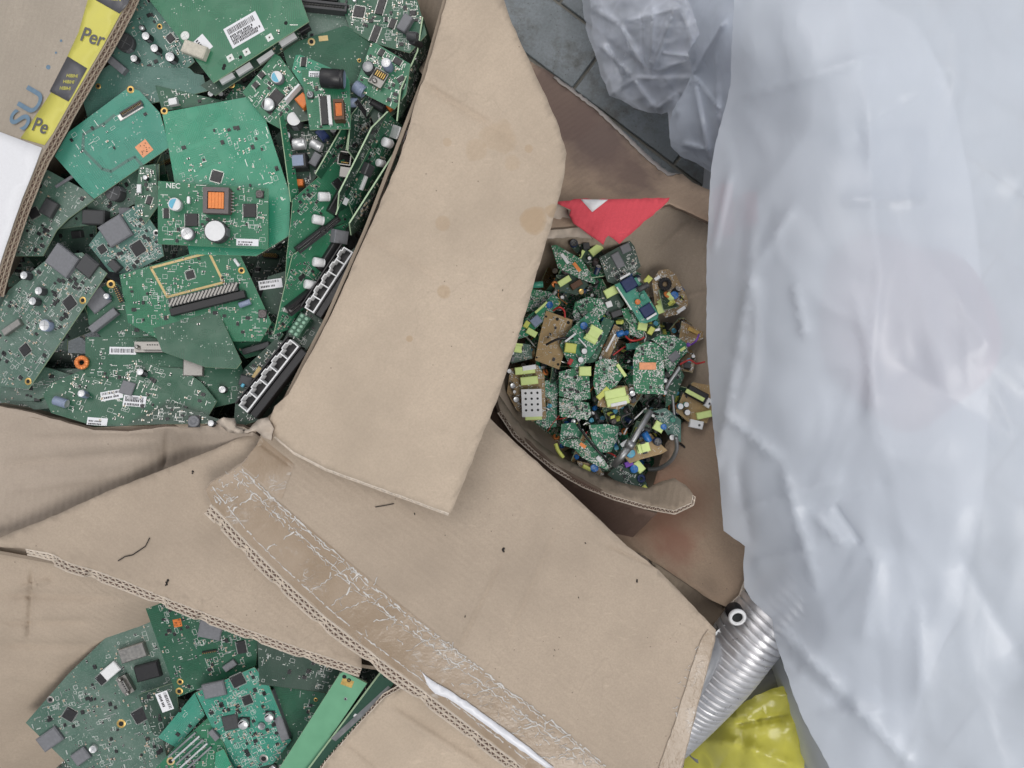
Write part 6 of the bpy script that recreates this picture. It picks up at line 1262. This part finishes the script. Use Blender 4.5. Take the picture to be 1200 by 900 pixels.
# ------------------------------------------------------------------ gap at the bottom right: hose, pipe, yellow bag and scrap
def smooth_path(pts, sm):
    P_ = [P(*p) for p in pts]; out = []
    for i in range(len(P_) - 1):
        a, b, c, d = P_[max(i - 1, 0)], P_[i], P_[i + 1], P_[min(i + 2, len(P_) - 1)]
        for j in range(sm):
            t = j / sm; out.append(.5 * ((2 * b) + (c - a) * t + (2 * a - 5 * b + 4 * c - d) * t * t + (3 * b - a - 3 * c + d) * t ** 3))
    return out + [P_[-1]]
M['greywrap'] = simple('dusty_plastic_wrap', (.30, .31, .33), .35, sc=50, bump=.001)
path = smooth_path([(965, 660, .37), (925, 695, .38), (883, 740, .375), (848, 785, .355), (812, 824, .32), (775, 860, .29), (735, 895, .26)], 96)
arc = 0; rr = []
for i, p in enumerate(path):
    if i: arc += (p - path[i - 1]).length
    u = (arc / .0098) % 1; rr.append((.049 - .000 * arc) * (1 - (.13 if u < .17 else .0) - .012 * (abs(u - .6)) ))
mb = MB(); mb.tube(path, rr, 32)
M['hose'] = simple('galvanised_hose', (.70, .70, .72), .34, .65, var=.15, sc=60, bump=.0004)
o = mb.build('flexible_duct', M['hose']); recentre(o); tag(o, 'ribbed silver flexible metal duct beside the taped cardboard flap', 'metal duct')
tubeobj('smooth_pipe', [(840, 752, .38), (831, 775, .40), (814, 808, .40), (790, 845, .38), (762, 885, .34)], .013, 'greywrap', 'smooth grey plastic-wrapped pipe squeezed between duct and taped flap', 'pipe')
M['rubber'] = simple('dusty_rubber', (.10, .10, .105), .75, sc=40); M['rubber2'] = simple('dusty_grey_pipe', (.20, .205, .21), .7, sc=50)
tubeobj('bent_pipe', [(990, 760, .20), (940, 778, .20), (890, 800, .20), (850, 835, .18), (820, 880, .16)], .040, 'rubber2', 'curved dusty grey pipe under the metal duct', 'pipe')
tubeobj('hose', [(985, 735, .17), (930, 745, .17), (900, 770, .16), (860, 815, .15)], .032, 'rubber', 'dark rubber hose behind the curved grey pipe', 'hose')
tubeobj('cable', [(930, 800, .22), (945, 830, .22), (950, 850, .22), (962, 880, .21), (985, 905, .2)], .006, 'wire', 'black cable running down beside the yellow bag', 'cable')
tubeobj('cable', [(935, 845, .20), (955, 858, .20), (975, 870, .20)], .010, 'rubber', 'thick dark cable crossing beside the yellow bag', 'cable')
fit = empty('pipe_fitting', P(862, 723, .33)); tag(fit, 'chrome fitting with a bright round ring peeking out above the metal duct', 'metal fitting'); bpy.context.view_layer.update()
M['chrome'] = simple('chrome', (.72, .73, .75), .18, .95, var=.08)
T = Matrix.Translation(P(863, 721.5, .432)) @ Matrix.Rotation(.25, 4, 'X')
for nm, pr, m_ in (('ring', [(.0105, 0), (.0125, .003), (.0125, .005), (.0105, .0075), (.0080, .007), (.0070, .003)], 'white'), ('bore', [(.0074, .0045), (.005, .003), (0, .003)], 'hole'), ('body', [(.012, -.016), (.012, -.008), (.0115, -.004), (.010, .001)], 'black')):
    mb = MB(); mb.lathe(pr, 28, 0, T); o = mb.build(nm, M[m_]); recentre(o); o.parent = fit; keep(o)
mb = MB(); c_ = P(850, 738, .385); mb.box(c_.x, c_.y, c_.z - .02, .034, .014, .02, 0, .75); c_ = P(875, 712, .385); mb.box(c_.x, c_.y, c_.z - .02, .010, .034, .02, 0, -.3); mb.lathe([(.004, 0), (.004, .002), (0, .002)], 12, 1, Matrix.Translation(P(852, 738, .386)))
o = mb.build('bracket', [M['steel'], M['hole']]); recentre(o); o.parent = fit; keep(o)
zy = Z([(800, 915, .16), (815, 870, .20), (850, 840, .24), (900, 808, .27), (935, 810, .27), (944, 850, .26), (938, 915, .25), (880, 850, .27), (870, 890, .26), (850, 870, .25)], [(812, 868, 870, 872, 6, .02), (870, 872, 935, 900, 8, .022), (850, 838, 900, 848, 6, .016), (900, 812, 935, 815, 4, .008), (888, 850, 900, 830, 5, -.012), (925, 815, 940, 880, 4, .012), (860, 850, 925, 838, 4, -.018)], namp=.006, nsc=.014, seed=61, ridged=.006, rsc=.012); zy.sharp = True
yb = sheet('plastic_bag', [(796, 915), (806, 880), (818, 862), (836, 848), (858, 832), (885, 815), (905, 807), (917, 804), (933, 808), (941, 818), (944, 850), (943, 880), (942, 915)], zy, M['pe_yellow'], th=0, step=6, jit=1, side=M['pe_yellow'])
tag(yb, 'crumpled translucent yellow plastic bag at the bottom edge beside the metal duct', 'plastic bag')
zy2 = Z([(800, 915, .10), (850, 840, .14), (935, 810, .18), (938, 915, .16)], namp=.03, nsc=.03, seed=62, ridged=.02, rsc=.02)
o = sheet('bag_underside', [(800, 915), (820, 870), (860, 838), (905, 815), (930, 815), (938, 850), (936, 915)], zy2, M['pe_yellow'], th=0, step=9, jit=1, side=M['pe_yellow']); o.parent = yb; o.matrix_parent_inverse = Matrix.Translation(yb.location).inverted()
zs = Z([(940, 860, .17), (980, 900, .17), (950, 915, .17)], namp=.002, nsc=.02)
o = sheet('cardboard_scrap', [(938, 868), (958, 868), (985, 885), (1000, 915), (930, 915)], zs, M['card'], th=.004, step=10); tag(o, 'tan cardboard scrap beside the yellow bag at the bottom edge', 'cardboard scrap')
mb = MB(); mb.lathe([(0, 0), (.009, 0), (.010, .004), (.007, .012), (0, .013)], 16, 0, Matrix.Translation(P(948, 853, .2))); o = mb.build('bottle_cap', M['red']); recentre(o); tag(o, 'small red cap between the yellow bag and the white sheet', 'cap')
zm = Z([(780, 660, .05), (1020, 660, .05), (780, 930, .05), (1020, 930, .05)], namp=.01, nsc=.03)
o = sheet('dark_ground_sheet', [(770, 670), (1020, 680), (1040, 940), (760, 940)], zm, M['rubber'], th=.006, step=20); tag(o, 'added dark sheet under the duct and pipes', 'mat')  # sheet added only to make the ground in this gap dark

# ------------------------------------------------------------------ crumbs and threads on the cardboard
M['crumb'] = simple('dark_crumb', (.025, .022, .020), .9)
rng = random.Random(9)
for (x, y, s_, zf__, lab) in ((590.5, 644, 2.8, z2, 'largest black crumb, in the middle of the taped flap'), (226, 553, 1.9, z3, 'black crumb on the lower left flap near the taped corner'), (747, 681, 2.0, z2, 'black crumb near the right corner of the taped flap'), (545, 722, 1.1, z2, 'tiny crumb low on the taped flap'), (686, 636, 1.1, z2, 'tiny crumb near the top edge of the taped flap'), (678, 700, .9, z2, 'tiny crumb right of centre on the taped flap'), (486, 602, 1.2, z2, 'small crumb on the taped flap just below the wide flap'), (650, 762, .9, z2, 'faint speck low on the taped flap'), (196, 683, 3.2, z3, 'torn dark nick at the flute edge of the lower left flap'), (589, 340, .8, z1, 'tiny speck on the wide flap near its right edge')):
    mb = MB(); p = zf__.S(x, y)
    for q in range(5): mb.lathe([(mm(s_) * rng.uniform(.3, .6), 0), (mm(s_) * .5, mm(s_) * .3), (0, mm(s_) * .6)], 6, 0, Matrix.Translation(p + Vector((rng.uniform(-.6, .6) * mm(s_) * .7, rng.uniform(-1, 1) * mm(s_), .0002))))
    o = mb.build('crumb', M['crumb']); recentre(o); tag(o, lab, 'crumb', 'dark crumbs on the cardboard')
for pts, lab, r in (([(139, 657), (147, 652), (156, 650), (165, 644), (171, 640), (176, 630)], 'dark wavy thread on the lower left flap', .0006), ([(440, 594), (452, 592), (462, 590)], 'tiny frayed thread under the wide flap edge', .0005)):
    zf__ = z3 if pts[0][0] < 200 else z2; mb = MB(); mb.tube([zf__.S(*p) + Vector((0, 0, .0014)) for p in pts], r, 6); o = mb.build('thread', M['crumb']); recentre(o); tag(o, lab, 'thread')
rng = random.Random(12)
M['drop'] = simple('water_drop', (.5, .52, .55), .08, spec=.8)
